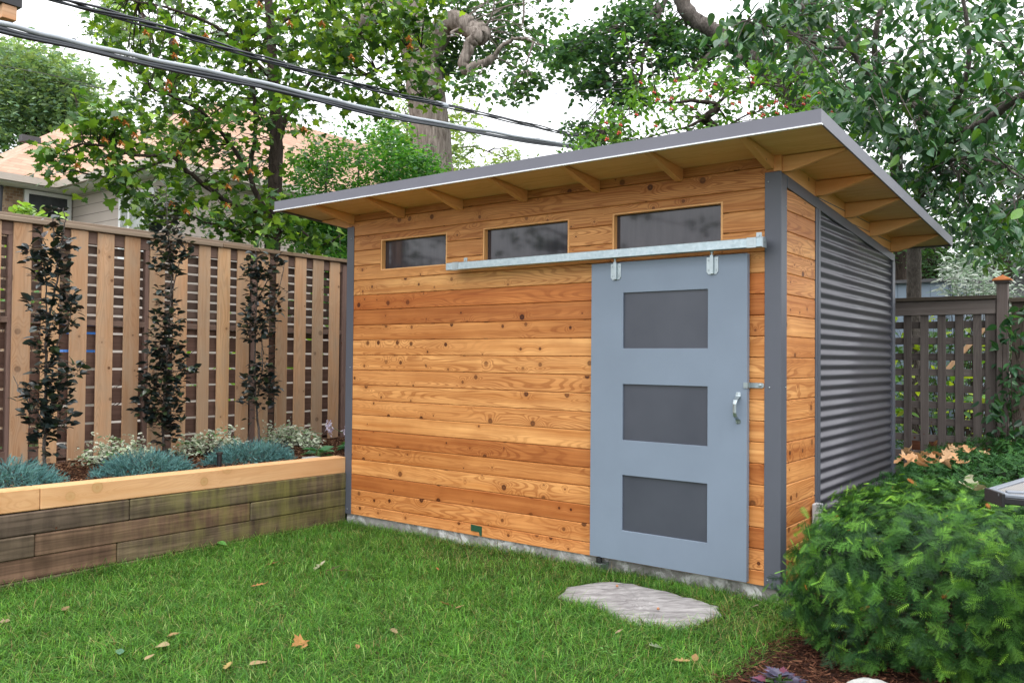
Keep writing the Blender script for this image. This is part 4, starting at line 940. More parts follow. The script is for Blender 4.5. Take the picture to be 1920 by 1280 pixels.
m = MB(); m.box((-16.22, 2.20, 5.74), (-16.07, 2.56, 5.875)); m.build('roof_vent', M['darkroof'], rf)
m = MB()
m.box((XA-.05, YA0-.1, hz-.14), (XA+.08, YB-.1, hz-.012)); m.box((XA-.05, YB-.1, hz-.14), (XB+.02, YB+.03, hz-.013)); m.box((XB-.03, YB+.03, hz-.14), (XB+.10, 13, hz-.012)); m.box((XA-5.2, YA0-.1, hz-.14), (XA-.05, YA0+.03, hz-.014)); m.build('gutter', M['eave'], ho)
m = MB(); m.box((XA-5, YA0+.05, hz-.16), (XA-.03, YB+.5, hz-.14)); m.box((XA-.5, YB+.0, hz-.162), (XB-.03, YB+.55, hz-.142)); m.box((XB-.5, YB+.55, hz-.16), (XB-.03, 13, hz-.14)); m.build('eave_soffit', M['white'], ho)
m = MB(); m.box((XA-4.7, YA0+.42, 0), (XA-.42, YB+.5, hz-.165)); m.build('brick_wall', M['brick'], ho)
m = MB(); m.box((XA-.419, YB+.42, 0), (XB-.42, 12.5, hz-.165)); m.build('siding_wall', M['siding'], ho)
def hwindow(axis, c, a, b, z0, z1, glass, mull):
    f = MB(); g = MB(); t = .07
    def bx(M_, u0, u1, w0, w1, d0, d1):
        if axis == 0: M_.box((c+d0, u0, w0), (c+d1, u1, w1))
        else: M_.box((u0, c-d1, w0), (u1, c-d0, w1))
    bx(f, a, a+t, z0, z1, .002, .06); bx(f, b-t, b, z0, z1, .002, .06); bx(f, a+t, b-t, z0, z0+t, .002, .07); bx(f, a+t, b-t, z1-t, z1, .002, .06)
    for q in mull: bx(f, q-t*.45, q+t*.45, z0+t, z1-t, .002, .055)
    bx(g, a+t*.5, b-t*.5, z0+t*.5, z1-t*.5, .001, .03)
    fr = f.build('window', M['white'], ho); g.build('pane', M[glass], fr)
hwindow(0, XA-.42, 1.86, 2.72, 3.55, 4.60, 'darkglass', [])
hwindow(1, YB+.42, -13.2, -12.0, 3.2, 4.42, 'curtain', [-12.85, -12.35])
m = MB(); m.tube([(XA-.35, 1.45, 4.6), (XA-.33, 1.42, 4.0), (XA-.34, 1.33, 3.5), (XA-.34, 1.33, 2)], .03, 6); m.build('cable_drop', M['rubber'], ho)
# sheltering pale shrub at the foot of that house, seen over the fence cap
pc = px(60, 395, 12.2)
shrub('leafy_plant', 'pale lime-green foliage peeking over the left end of the fence cap', 'plant', np.array([px(x, y, 12.2) for x, y in ((30, 395), (40, 390), (50, 396), (62, 398), (88, 405), (98, 405), (35, 402))]), 10, .10, .16, [(.28, .42, .14), (.20, .34, .08)], OVATE, 'leaf', (float(pc[0]), float(pc[1]), 0), .3)
gr = px(60, 600, 11.5)
shrub('background_shrub', 'green shrubs seen through the gaps of the left slatted fence', 'shrub', np.vstack([fill([(-60, 440), (80, 460), (80, 600), (-60, 600)], 12, 10.5, 12), fill([(330, 640), (440, 620), (640, 470), (640, 600), (500, 760), (330, 760)], 26, 10.6, 12.2)]), 14, .35, .12, [(.16, .30, .05), (.08, .2, .04), (.22, .36, .08)], OVATE, 'leaf', (float(gr[0]), float(gr[1]), 0), .2, step=6)
p = px(150, 640, 11.0)
m = MB(); m.box((p[0]-.5, p[1]-.4, 0), (p[0]+.6, p[1]+.4, 1.95)); M['bluetarp'] = plain('blue_plastic', (.04, .16, .5), .4); 
ph_ = empty('playhouse', (float(p[0]), float(p[1]), 0), 'plastic playhouse with bright blue top glimpsed through the fence slats', 'playhouse')
bl = MB(); bl.box((p[0]-.2, p[1]-.3, 1.36), (p[0]+.22, p[1]+.3, 1.93), ch=.03); bl.build('roof', M['bluetarp'], ph_)
bl = MB(); bl.box((p[0]-.17, p[1]-.27, 0), (p[0]+.19, p[1]+.27, 1.358), ch=.02); bl.build('body', M['siding'], ph_)

# ------------------------------------------------------------------ CABLES
def cable(name, pts, r, label, mat='rubber', strands=1, sp=.02, cat='cable', group=None):
    c = curve(pts, 14); m = MB()
    if strands == 1: m.tube(c, list(np.linspace(r[0], r[1], len(c))), 8)
    else:
        for k in range(strands):
            q = [p+sp*np.array([math.cos(k*2.4+i*.22)*.6, math.sin(k*1.9+i*.15)*.3, math.sin(k*2.4+i*.22)]) for i, p in enumerate(c)]; m.tube(q, list(np.linspace(r[0], r[1], len(c))), 6)
    o = m.build(name, M[mat], None, smooth=True); return tag(o, label, cat, group)
DL = [(-260, -15, 4.6), (0, 48, 5.2), (200, 97, 5.8), (480, 156, 6.9), (700, 208, 8.0), (900, 246, 9.6), (1100, 276, 11.8), (1400, 300, 14)]
lc = empty('utility_cable', (-3, 3, 4), 'thick flat-topped grey cable bundle, lower of the two heavy lines crossing the upper left', 'cable')
c = curve([px(*p) for p in DL], 14)
m = MB(); m.tube([p+np.array([0, 0, .014+.003*math.sin(i*.9)]) for i, p in enumerate(c)], list(np.linspace(.018, .017, len(c))), 8); m.build('grey_sheath', M['cablegrey'], lc, smooth=True)
m = MB(); m.tube([p+np.array([0, 0, -.020-.004*math.sin(i*.45)]) for i, p in enumerate(c)], list(np.linspace(.018, .017, len(c))), 8)
m.tube([p+np.array([.01, .01, -.034+.008*math.sin(i*.31)]) for i, p in enumerate(c)], list(np.linspace(.012, .010, len(c))), 7); m.build('black_sheath', M['rubber'], lc, smooth=True)
m = MB()
for i in range(6, len(c)-4, 9):
    m.tube([c[i]+np.array([0, 0, .036]), c[i]*.5+c[i+1]*.5+np.array([0, 0, .035])], .004, 6)
m.build('lashing_clip', M['black'], lc)
UL = [(-200, -80, 4.8), (70, -12, 5.4), (250, 38, 6.0), (400, 82, 6.7), (560, 130, 7.5), (700, 167, 8.2), (830, 197, 9.0), (1000, 236, 10.6), (1115, 259, 12.0), (1400, 300, 15)]
cable('utility_cable', [px(*p) for p in UL], (.009, .008), 'twisted black cable bundle, upper of the two heavy lines crossing the upper left', 'rubber', 4, .020)
p = [px(*q) for q in ((818, 194, 8.95), (838, 199, 9.05))]; mm_ = MB(); mm_.tube([p[0], p[1]], [.030, .030], 8); tag(mm_.build('cable_clamp', M['cablegrey']), 'small grey clamp gripping the upper cable bundle in front of the pale trunk', 'clamp')
for i, (pts, lab) in enumerate(((((205, 52, 12), (330, 75, 13), (440, 108, 14), (600, 140, 16)), 'thin wire running just under the upper cable bundle, through the maple'),
    (((150, 160, 13), (235, 172, 13.5), (400, 195, 14), (560, 215, 15), (700, 228, 16), (900, 228, 18)), 'thin pale wire below the heavy cables, crossing the maple trunk'),
    (((-80, 105, 14), (0, 123, 14), (90, 140, 15), (170, 160, 16), (300, 200, 18)), 'thin black wire in front of the rounded tree at far left'),
    (((1040, 176, 14), (1100, 171, 13.5), (1300, 158, 12.5), (1420, 145, 12), (1560, 138, 11.4)), 'thin pale wire crossing the crabapple above the shed roof'),
    (((1560, 268, 9), (1650, 277, 8.6), (1760, 283, 8.2), (1930, 287, 7.8)), 'thin dark wire across the cherry leaves right of the roof'),
    (((1100, 236, 12), (1180, 247, 11.8), (1290, 262, 11.4), (1420, 285, 11)), 'thin dark wire low over the roof edge through the crabapple'))):
    cable('thin_wire', [px(*q) for q in pts], (.006, .006), lab, 'rubber', cat='wire', group='thin wires overhead')
# boxed beam end, top left
p = px(10, 20, 6.2); bb = empty('pergola_beam', (float(p[0])-.3, float(p[1]), float(p[2])), 'wooden beam end with dark metal cap at the top left corner', 'beam')
a = px(18, 36, 6.2)
m = MB(); m.box((a[0]-1.2, a[1]-.05, a[2]), (a[0], a[1]+.05, a[2]+.105), (1.1, 1, .95), 0, ch=.004); m.build('beam', M['picket'], bb)
m = MB(); m.box((a[0]-1.2, a[1]-.08, a[2]+.107), (a[0]+.012, a[1]+.08, a[2]+.26)); m.build('metal_cap', M['black'], bb)
m = MB(); m.box((a[0]-1.1, a[1]-.05, 0), (a[0]-1.0, a[1]+.05, a[2]-.002), (1.1, 1, .95), 2, ch=.004); m.build('post', M['picket'], bb)
#PART4

# trees behind the camera, seen only as reflections in the high windows
for k, (x, y, lab) in enumerate(((-8.6, -10.5, 'dark tree mirrored in the glass of the middle and right high windows'), (-14.2, -10.8, 'dark tree mirrored in the glass of the left high window'))):
    t = treeroot('garden_tree', (x, y, 0), lab); cc = np.array([(x+1.9*random.gauss(0, .55), y+1.2*random.gauss(0, .6), 3.6+1.5*random.gauss(0, .6)) for _ in range(46)])
    leafmesh('crown', [cluster_leaves(cc, 22, .32, .16, [(.04, .10, .03)], None, BEECH, .4, .7)], M['leaf'], t)
    m = MB(); r = limb(m, [(x, y, 0), (x+.1, y, 1.8), (x, y, 3.6), (x+.2, y, 5)], .16, .05, 9, 5); twigs(m, cc, r, .03, .008); m.build('trunk', M['bark_dark'], t, smooth=True)
#END3
# ------------------------------------------------------------------ COLUMNAR BEECHES
def beech(base, D, stem, blobs, label, seed):
    t = treeroot('columnar_beech', base, label, 'tree', 'columnar beeches planted along the left fence'); m = MB(); rt = []
    rt += limb(m, [np.array(base)]+[px(x, y, D) for x, y in stem[0]], .014, .003, 8, 5, .003)
    for s in stem[1:]: rt += limb(m, [px(x, y, D) for x, y in s], .007, .0025, 6, 4, .003)
    P, Dv, N, S, C = [], [], [], [], []
    k = D/F_PX
    for (x, y, rx, ry, n) in blobs:
        n = int(n*1.2); c = px(x, y, D); th = rng.uniform(0, 2*np.pi, n); r = np.sqrt(rng.uniform(0, 1, n)); h = rng.uniform(-1, 1, n)
        w = np.sqrt(1-h*h*.7)
        p = c+np.column_stack([np.cos(th)*r*rx*k*w, np.sin(th)*r*rx*k*w, h*ry*k]); P.append(p)
        out = np.column_stack([np.cos(th), np.sin(th), .15+.45*rng.standard_normal(n)]); Dv.append(out)
        N.append(np.column_stack([.5*rng.standard_normal(n), .5*rng.standard_normal(n), np.ones(n)])); S.append(.061*(1+.22*rng.standard_normal(n)).clip(.5, 1.5))
        C.append(tones(n, [(.018, .030, .026), (.012, .020, .020), (.030, .048, .020), (.030, .022, .020)], [4, 4, 2, 1], .2))
        for q in p[::5]:
            d = np.linalg.norm(np.array(rt)-q, axis=1); a = np.array(rt)[int(np.argmin(d))]; m.tube([a, (a+q)/2+np.array([0, 0, .01]), q], [.003, .002, .001], 4, cap=False)
    P, Dv, N, S, C = map(np.concatenate, (P, Dv, N, S, C))
    leafmesh('foliage', [scatter(BEECH, P, Dv, N, S, C)], M['leaf_dark'], t); m.build('trunk', M['bark_grey'], t, smooth=True)
beech((-4.62, -2.27, .55), 6.14, [[(83, 850), (85, 800), (86, 700), (88, 620), (100, 560), (107, 520), (106, 480), (100, 430), (96, 385)], [(88, 620), (87, 560), (84, 500), (74, 450)], [(85, 800), (60, 760), (40, 740), (25, 705)], [(86, 700), (110, 640), (130, 600), (135, 560)], [(104, 520), (115, 460), (122, 410), (118, 395)]],
    [(85, 408, 18, 18, 10), (112, 405, 14, 16, 7), (92, 440, 18, 18, 18), (118, 450, 12, 16, 12), (88, 475, 24, 16, 34), (62, 480, 16, 14, 22), (120, 472, 18, 12, 18), (100, 500, 26, 18, 44), (72, 505, 16, 14, 20), (110, 530, 16, 14, 18), (84, 525, 12, 12, 12), (125, 558, 20, 18, 40), (68, 575, 14, 18, 20), (110, 585, 26, 16, 44), (135, 590, 14, 20, 22), (92, 615, 22, 18, 44), (82, 645, 20, 16, 34), (92, 668, 16, 14, 24), (84, 695, 16, 14, 22), (108, 712, 22, 18, 40), (138, 692, 16, 12, 24), (78, 738, 26, 18, 50), (108, 752, 26, 20, 54), (45, 745, 14, 14, 8), (38, 728, 6, 12, 2), (68, 778, 24, 18, 44), (112, 785, 24, 16, 44), (88, 805, 26, 14, 44), (78, 822, 18, 10, 16), (98, 842, 12, 12, 8), (74, 845, 8, 8, 3)],
    'leftmost dark-leaved columnar beech, loose and open, rising in front of the fence', 1)
beech((-4.99, -1.12, .56), 7.25, [[(308, 845), (306, 800), (312, 700), (318, 610), (320, 520), (314, 420), (312, 350)], [(320, 560), (335, 500), (345, 470)], [(306, 800), (285, 770), (270, 750)], [(312, 700), (335, 695), (358, 692)]],
    [(306, 368, 16, 22, 12), (318, 400, 16, 22, 24), (304, 425, 18, 16, 28), (322, 445, 26, 14, 40), (306, 462, 20, 14, 30), (345, 462, 16, 10, 14), (325, 480, 22, 14, 34), (350, 478, 10, 8, 8), (305, 495, 20, 14, 34), (318, 510, 18, 14, 22), (308, 545, 16, 12, 20), (312, 575, 22, 14, 34), (300, 598, 14, 12, 16), (322, 602, 22, 14, 40), (306, 625, 28, 14, 46), (325, 640, 22, 14, 36), (298, 655, 22, 16, 44), (320, 672, 26, 16, 56), (292, 695, 28, 16, 58), (322, 700, 26, 16, 48), (352, 694, 16, 8, 16), (300, 722, 32, 16, 70), (278, 742, 18, 12, 22), (318, 742, 32, 16, 72), (272, 765, 18, 14, 32), (305, 765, 30, 16, 70), (300, 788, 26, 12, 50), (324, 785, 18, 12, 28), (312, 808, 20, 10, 22), (318, 825, 22, 8, 12)],
    'middle and densest dark-leaved columnar beech, its top standing above the fence cap', 2)
beech((-5.05, -.12, .57), 8.05, [[(487, 835), (484, 790), (478, 700), (480, 600), (482, 520), (478, 465)], [(484, 740), (492, 680), (492, 620), (515, 570), (530, 510), (533, 488)], [(482, 560), (500, 530), (505, 500)]],
    [(476, 474, 14, 12, 10), (472, 500, 20, 14, 34), (492, 508, 22, 14, 38), (512, 488, 16, 12, 26), (466, 516, 18, 10, 20), (486, 528, 20, 14, 30), (478, 552, 18, 14, 26), (474, 572, 16, 12, 22), (480, 592, 24, 12, 38), (472, 612, 20, 12, 38), (492, 618, 22, 12, 36), (478, 632, 18, 8, 20), (520, 552, 16, 14, 22), (514, 578, 16, 12, 18), (512, 598, 12, 12, 14), (530, 500, 8, 12, 4), (512, 656, 8, 8, 3), (494, 672, 14, 10, 14), (490, 692, 24, 12, 38), (476, 712, 22, 14, 38), (505, 722, 22, 12, 40), (486, 738, 28, 10, 42), (466, 752, 16, 8, 14), (488, 762, 18, 8, 14), (470, 785, 8, 6, 4)],
    'third dark-leaved columnar beech, nearest the shed, with a bare gap in mid-height', 3)

# ------------------------------------------------------------------ low planting in the raised bed
def sprig_tmpl(pairs, ln, nl, nw, ang=65, wob=.0):
    """flat twig with needles on both sides; unit metres, along +y"""
    V = []; F = []
    for i in range(pairs):
        y = ln*(i+.6)/pairs; q = 1-.35*abs(2*i/pairs-1)-(.35 if i > pairs-2 else 0)
        for s in (-1, 1):
            a = R_(ang-18*i/pairs); dx, dy = math.sin(a)*s, math.cos(a); b = len(V)
            V += [(0, y-nw/2, 0), (0, y+nw/2, .0006), (dx*nl*q*.6-dy*s*nw*.5, y+dy*nl*q*.6+nw*.2, .0025), (dx*nl*q, y+dy*nl*q, .001)]
            F += [(b, b+2, b+1), (b, b+3, b+2)] if s > 0 else [(b, b+1, b+2), (b, b+2, b+3)]
    b = len(V); V += [(-.0009, 0, -.0005), (.0009, 0, -.0005), (0, ln*1.02, 0)]; F += [(b, b+1, b+2)]
    return np.array(V), np.array(F), np.ones(len(V))
YEW = sprig_tmpl(13, .085, .021, .0032); YEW2 = sprig_tmpl(8, .06, .019, .0034); 
def spray_tmpl(ln, sub, sl, pairs, nl, nw):
    V, F = [], []
    def tw(o, a, L, n):
        dx, dy = math.sin(a), math.cos(a); z0 = -abs(a)*.012
        for i in range(n):
            q = (i+.5)/n; bx_, by_ = o[0]+dx*L*q, o[1]+dy*L*q; k = nl*(1-.5*max(0, q-.6)/.4)
            for s_ in (-1, 1):
                aa = a+s_*R_(62-22*q); ex, ey = math.sin(aa), math.cos(aa); b = len(V); zz = z0-.25*(q*L)**2*8
                V.extend([(bx_-dx*nw/2, by_-dy*nw/2, zz), (bx_+dx*nw/2, by_+dy*nw/2, zz), (bx_+ex*k, by_+ey*k, zz+.004)]); F.append((b, b+1, b+2) if s_ > 0 else (b, b+2, b+1))
        b = len(V); V.extend([(o[0]-dy*.001, o[1]+dx*.001, z0-.0006), (o[0]+dy*.001, o[1]-dx*.001, z0-.0006), (o[0]+dx*L, o[1]+dy*L, z0-.0006)]); F.append((b, b+1, b+2))
    tw((0, 0), 0, ln, int(pairs*ln/sl))
    for k in range(sub):
        y = ln*(.12+.72*k/sub); s_ = 1 if k % 2 else -1; tw((0, y), s_*R_(48-14*k/sub), sl*(1.0-.45*k/sub), pairs)
    return np.array(V), np.array(F), np.ones(len(V))
SPRAY = spray_tmpl(.095, 6, .048, 6, .0145, .0036)
YEWF = sprig_tmpl(5, .08, .024, .008)
JUN = sprig_tmpl(6, .050, .011, .0040, 42)
def juniper(cx, cy, cz, rx, ry, rz, label, n=1500):
    t = treeroot('blue_juniper', (cx, cy, cz), label, 'shrub', 'blue junipers spilling along the raised bed')
    th = rng.uniform(0, 2*np.pi, n); u = rng.uniform(0, 1, n)**.75; ph = np.arccos(1-u); rr = rng.uniform(.72, 1.0, n)*(1+.12*np.sin(th*5+ph*3)+.08*np.sin(th*11))
    out = np.column_stack([np.cos(th)*np.sin(ph), np.sin(th)*np.sin(ph), np.cos(ph)]); P = np.array([cx, cy, cz])+out*rr[:, None]*np.array([rx, ry, rz])
    Dv = norm(out*np.array([1, 1, .5]))+.7*rng.standard_normal((n, 3))+np.array([0, 0, .35]); C = tones(n, [(.095, .225, .225), (.13, .28, .275), (.06, .15, .16)], None, .15)
    N = rng.standard_normal((n, 3)); leafmesh('foliage', [scatter(JUN, P, Dv, N, (1+.25*rng.standard_normal(n)).clip(.5, 1.5), C)], M['needle'], t)
    m = MB()
    for i in range(0, n, 50): m.tube([np.array([cx, cy, cz]), P[i]*.5+np.array([cx, cy, cz])*.5+np.array([0, 0, -.02]), P[i]], [.006, .004, .0015], 5, cap=False)
    m.build('stem', M['bark_dark'], t)
juniper(-4.46, -2.60, .54, .40, .32, .20, 'blue-green juniper at the left edge of the raised bed', 3600)
juniper(-4.42, -1.62, .54, .30, .36, .185, 'blue-green juniper spilling over the middle of the pale beam', 3600)
juniper(-4.50, -.60, .54, .25, .40, .18, 'blue-green juniper behind the black stub light, nearest the shed', 3600)
def euon(cx, cy, cz, rx, ry, rz, n, label, seed, extra=()):
    t = treeroot('variegated_shrub', (cx, cy, cz), label, 'shrub', 'variegated shrubs in the raised bed'); cen = []
    for i in range(n):
        th = random.uniform(0, 6.28); r = math.sqrt(random.random()); cen.append((cx+rx*r*math.cos(th), cy+ry*r*math.sin(th), cz+.03+rz*random.random()*(1-.6*r)))
    cen = np.array(cen+list(extra)); per = 9; k = len(cen)*per; P = np.repeat(cen, per, 0)+rng.standard_normal((k, 3))*.028
    C = tones(k, [(.09, .21, .07), (.15, .29, .11), (.60, .64, .50)], [5, 3, 2], .15); E = tones(k, [(.72, .74, .62), (.60, .66, .48), (.14, .26, .10)], [6, 3, 2], .08)
    leafmesh('foliage', [scatter(SMALL, P, dirs(k, -.1), norms(k, .8), .038*(1+.25*rng.standard_normal(k)).clip(.5, 1.5), C, E)], M['petal'], t)
    m = MB()
    for c in cen[::2]: m.tube([(cx+random.uniform(-.04, .04), cy+random.uniform(-.04, .04), cz), (np.array([cx, cy, cz])+c)/2+np.array([0, 0, .02]), c], [.004, .003, .0015], 5, cap=False)
    m.build('stem', M['bark_grey'], t)
euon(-5.06, -1.52, .57, .20, .30, .22, 85, 'cream-edged variegated shrub between the first two beeches', 1, [tuple(px(x, y, 7.0)) for x, y in ((255, 826), (262, 824), (248, 832), (175, 826), (172, 835), (205, 828))])
euon(-5.12, -.58, .57, .22, .36, .20, 95, 'cream-flushed variegated shrub between the second and third beeches', 2, [tuple(px(x, y, 7.6)) for x, y in ((430, 802), (438, 798), (424, 812), (392, 815), (350, 815), (338, 818))])
euon(-5.12, .34, .57, .24, .34, .23, 110, 'pale variegated shrub between the third beech and the shed', 3, [tuple(px(x, y, 8.3)) for x, y in ((545, 796), (535, 800), (505, 795), (500, 803), (512, 810))])
euon(-4.62, .18, .57, .07, .09, .08, 10, 'tiny creamy sprig rising right of the pale shrubs', 4, [tuple(px(x, y, 7.9)) for x, y in ((571, 823), (570, 818), (566, 830))])
def rosette(name, label, cx, cy, cz, n, size, r, cols, tmpl=OVATE, rise=.5, cat='plant', mat='leaf_waxy'):
    th = rng.uniform(0, 2*np.pi, n); rad = rng.uniform(.05, 1, n)*r; up = rise*(1.1-rad/r)
    P = np.column_stack([cx+np.cos(th)*rad, cy+np.sin(th)*rad, cz+.02+up*r]); Dv = np.column_stack([np.cos(th), np.sin(th), .5*(1-rad/r)-.1]); N = np.column_stack([-np.cos(th)*.4+.2*rng.standard_normal(n), -np.sin(th)*.4+.2*rng.standard_normal(n), np.ones(n)])
    t = treeroot(name, (cx, cy, cz), label, cat)
    leafmesh('foliage', [scatter(tmpl, P, Dv, N, size*(1+.2*rng.standard_normal(n)).clip(.6, 1.4), tones(n, cols, None, .15))], M[mat], t)
    m = MB()
    for p in P: m.tube([(cx, cy, cz-.02), (np.array([cx, cy, cz])+p)/2+np.array([0, 0, .02]), p], [.003, .0025, .002], 5, (1, 1, 1))
    m.build('stem', M['stemg'], t); return t
M['stemg'] = plain('green_stem', (.09, .18, .05), .6)
rosette('hosta_plant', 'small broad-leaved green plant behind the pale beam, left of the flowering hosta', -4.30, .0, .56, 16, .13, .10, [(.05, .17, .09), (.08, .22, .10)], OVATE, .5)
h = rosette('flowering_hosta', 'hosta with pale lilac flower heads tight against the shed corner', -4.32, .58, .56, 34, .14, .17, [(.04, .14, .06), (.06, .18, .07)], OVATE, .7)
for (x, y, D, s) in ((617, 798, 8.05, 1.0), (648, 806, 7.95, .6)):
    c = px(x, y, D); n = int(70*s); P = c+rng.standard_normal((n, 3))*np.array([.016, .016, .030])*s
    o = leafmesh('flower_head', [scatter(SMALL, P, dirs(n, .8), norms(n, .8), .030*np.ones(n), tones(n, [(.62, .55, .66), (.72, .68, .76), (.50, .42, .55)], None, .08))], M['petal'], h)
    m = MB(); m.tube([(-4.32, .58, .57), (np.array([-4.32, .58, .57])+c)/2+np.array([0, 0, .04]), c], [.004, .003, .002], 5); m.build('flower_stalk', M['stemg'], h)
m = MB(); cb = pxz(411, 881, .555); m.tube([cb, cb+np.array([0, 0, .125]), cb+np.array([0, 0, .127]), cb+np.array([0, 0, .145])], [.019, .019, .027, .027], 16)
tag(m.build('stub_light', M['black']), 'short black stub light standing in the mulch behind the pale beam', 'garden light')
cb = pxz(585, 862, .575); m = MB(); m.box(cb+np.array([-.10, -.04, 0]), cb+np.array([.02, .10, .02]), (1, 1, 1), 1, ch=.006); tag(m.build('flat_stone', M['rock']), 'flat grey stone lying in the mulch beside the small hosta', 'stone')
cb = pxz(108, 899, .57); m = MB(); m.box(cb, cb+np.array([.012, .02, .014]), ch=.002); M['teal'] = plain('teal_plastic', (.0, .22, .22), .4); tag(m.build('drip_fitting', M['teal']), 'tiny teal plastic fitting lying in the raised bed mulch', 'fitting')

# ------------------------------------------------------------------ MULCH CHIPS (stuff)
def chips(name, x0, x1, y0, y1, zf, n, cols, lab, keepf=None, ln=.035):
    X = rng.uniform(x0, x1, n); Y = rng.uniform(y0, y1, n)
    if keepf is not None: k = keepf(X, Y); X, Y = X[k], Y[k]
    n = len(X); th = rng.uniform(0, 2*np.pi, n); L = ln*rng.uniform(.3, 1.5, n); W = rng.uniform(.002, .007, n); T = rng.uniform(.001, .004, n); pt = .35*rng.standard_normal(n)
    d = np.column_stack([np.cos(th), np.sin(th), pt]); s = np.column_stack([-np.sin(th), np.cos(th), .4*rng.standard_normal(n)]); u = np.array([0, 0, 1.])
    c = np.column_stack([X, Y, zf(X, Y)+rng.uniform(0, .018, n)])
    V = []
    for a, b, e in ((-1,-1,0), (1,-.6,0), (1,.6,0), (-1,1,0), (-1,-1,1), (1,-.6,1), (1,.6,1), (-1,1,1)): V.append(c+d*(a*L/2)[:, None]+s*(b*W/2)[:, None]+u*(e*T)[:, None])
    V = np.stack(V, 1).reshape(-1, 3); F = np.array([(4,5,6,7), (0,1,5,4), (1,2,6,5), (2,3,7,6), (3,0,4,7)]); F = (F[None]+8*np.arange(n)[:, None, None]).reshape(-1, 4)
    C = np.repeat(tones(n, cols, None, .25), 8, 0); me = npmesh(name, V, F, np.full(len(F), 4), C); o = link(name, me, M['chips']); tag(o, lab, 'mulch', None, 'stuff'); return o
MC = [(.10, .045, .025), (.055, .024, .015), (.17, .085, .045), (.03, .014, .010), (.24, .14, .085)]
chips('mulch_chips', -5.40, -4.08, -3.4, 1.6, lambda x, y: .562+.014*nz(x, y, 2.0)+.03*np.clip((-4.6-x), 0, 1), 16000, MC, 'reddish brown bark mulch covering the raised bed')
def edge_x(y): return .16-.22*y-.11*y*y+.03*np.sin(y*9)    # lawn edge by the yew
chips('mulch_chips', -.02, 2.4, -2.4, .8, lambda x, y: .022+.012*nz(x, y, 2.2), 26000, [(.085, .034, .02), (.045, .018, .012), (.13, .06, .035), (.02, .009, .007)], 'dark red-brown bark mulch under the yew bush', lambda x, y: x > edge_x(y)+.05*rng.standard_normal(len(x)), .04)

# ------------------------------------------------------------------ FLAGSTONE, ROCK
def slab(name, outline, z0, z1, mat, lab, cat):
    n = len(outline); cx, cy = np.mean(outline, 0); V = []; 
    rings = [(1.0, z0), (1.0, z1-.012), (.985, z1-.003), (.955, z1), (.7, z1), (.4, z1), (.15, z1)]
    for s, z in rings:
        for k, (x, y) in enumerate(outline): V.append((cx+(x-cx)*s, cy+(y-cy)*s, z+(.003*math.sin(k*1.7+s*9) if z > z0 else 0)))
    F = []
    for r in range(len(rings)-1):
        for k in range(n): F.append((r*n+k, r*n+(k+1) % n, (r+1)*n+(k+1) % n, (r+1)*n+k))
    F.append([(len(rings)-1)*n+k for k in range(n)]); m = MB(); m.add(V, F, (1, 1, 1), 'free')
    return tag(m.build(name, M[mat]), lab, cat)
FS = [(-1.115, -.79), (-1.19, -.56), (-1.13, -.40), (-1.03, -.235), (-.84, -.225), (-.636, -.235), (-.44, -.28), (-.25, -.33), (-.175, -.46), (-.20, -.66), (-.235, -.85), (-.38, -.90), (-.53, -.925), (-.69, -.86), (-.85, -.79), (-.98, -.80)]
dd = []
for i in range(len(FS)):
    a, b = np.array(FS[i]), np.array(FS[(i+1) % len(FS)])
    dd += [tuple(a), tuple((a*2+b)/3+rng.standard_normal(2)*.010), tuple((a+2*b)/3+rng.standard_normal(2)*.010)]
slab('stepping_stone', dd, -.01, .026, 'flag', 'flat pale grey stepping stone set in the grass before the door', 'stone')
def acorn(x, y, lab):
    p = pxz(x, y, .035); m = MB(); m.tube([p, p+np.array([0, 0, .003]), p+np.array([0, 0, .008]), p+np.array([0, 0, .013]), p+np.array([0, 0, .017])], [.003, .008, .0095, .007, .002], 9, (.35, .16, .08))
    tag(m.build('acorn', M['tone'], smooth=True), lab, 'acorn', 'acorns on the stepping stone')
acorn(1234, 1143, 'brown acorn in the middle of the pale stepping stone'); acorn(1157, 1100, 'brown acorn near the back left edge of the stepping stone')
def boulder(name, c, r, lab, mat='rock'):
    m = MB(); n = 28; k = 14; V = []; F = []
    for i in range(k+1):
        ph = math.pi*i/k
        for j in range(n):
            th = 2*math.pi*j/n; q = 1+math.sin(ph)*(.10*math.sin(th*2+1)+.05*math.sin(th*5+ph*3)+.05*math.cos(ph*4+th)); V.append((c[0]+r[0]*q*math.sin(ph)*math.cos(th), c[1]+r[1]*q*math.sin(ph)*math.sin(th), c[2]+r[2]*q*math.cos(ph)))
    for i in range(k):
        for j in range(n): F.append((i*n+j, (i+1)*n+j, (i+1)*n+(j+1) % n, i*n+(j+1) % n))
    m.add(V, F, (1, 1, 1), 'free'); return tag(m.build(name, M[mat], smooth=True), lab, 'rock')
rp = pxz(1638, 1300, .03); boulder('boulder', (rp[0]+.01, rp[1]-.03, .0), (.125, .10, .105), 'rounded pale grey rock at the bottom edge in the mulch')
# low purple plant
hp_ = pxz(1462, 1290, .04)
rosette('coral_bells', 'low dark purple frilly-leaved plant at the bottom edge of the lawn', hp_[0], hp_[1], .03, 46, .055, .10, [(.045, .04, .07), (.07, .065, .11), (.10, .03, .05)], MAPLE, .5, 'plant', 'leaf_dark')
wd = pxz(395, 1025, .0)
rosette('weed', 'broad-leaved light green weed at the foot of the retaining wall', wd[0]+.03, wd[1]-.04, .03, 9, .085, .09, [(.12, .32, .07), (.16, .40, .09)], OVATE, .7, 'weed')
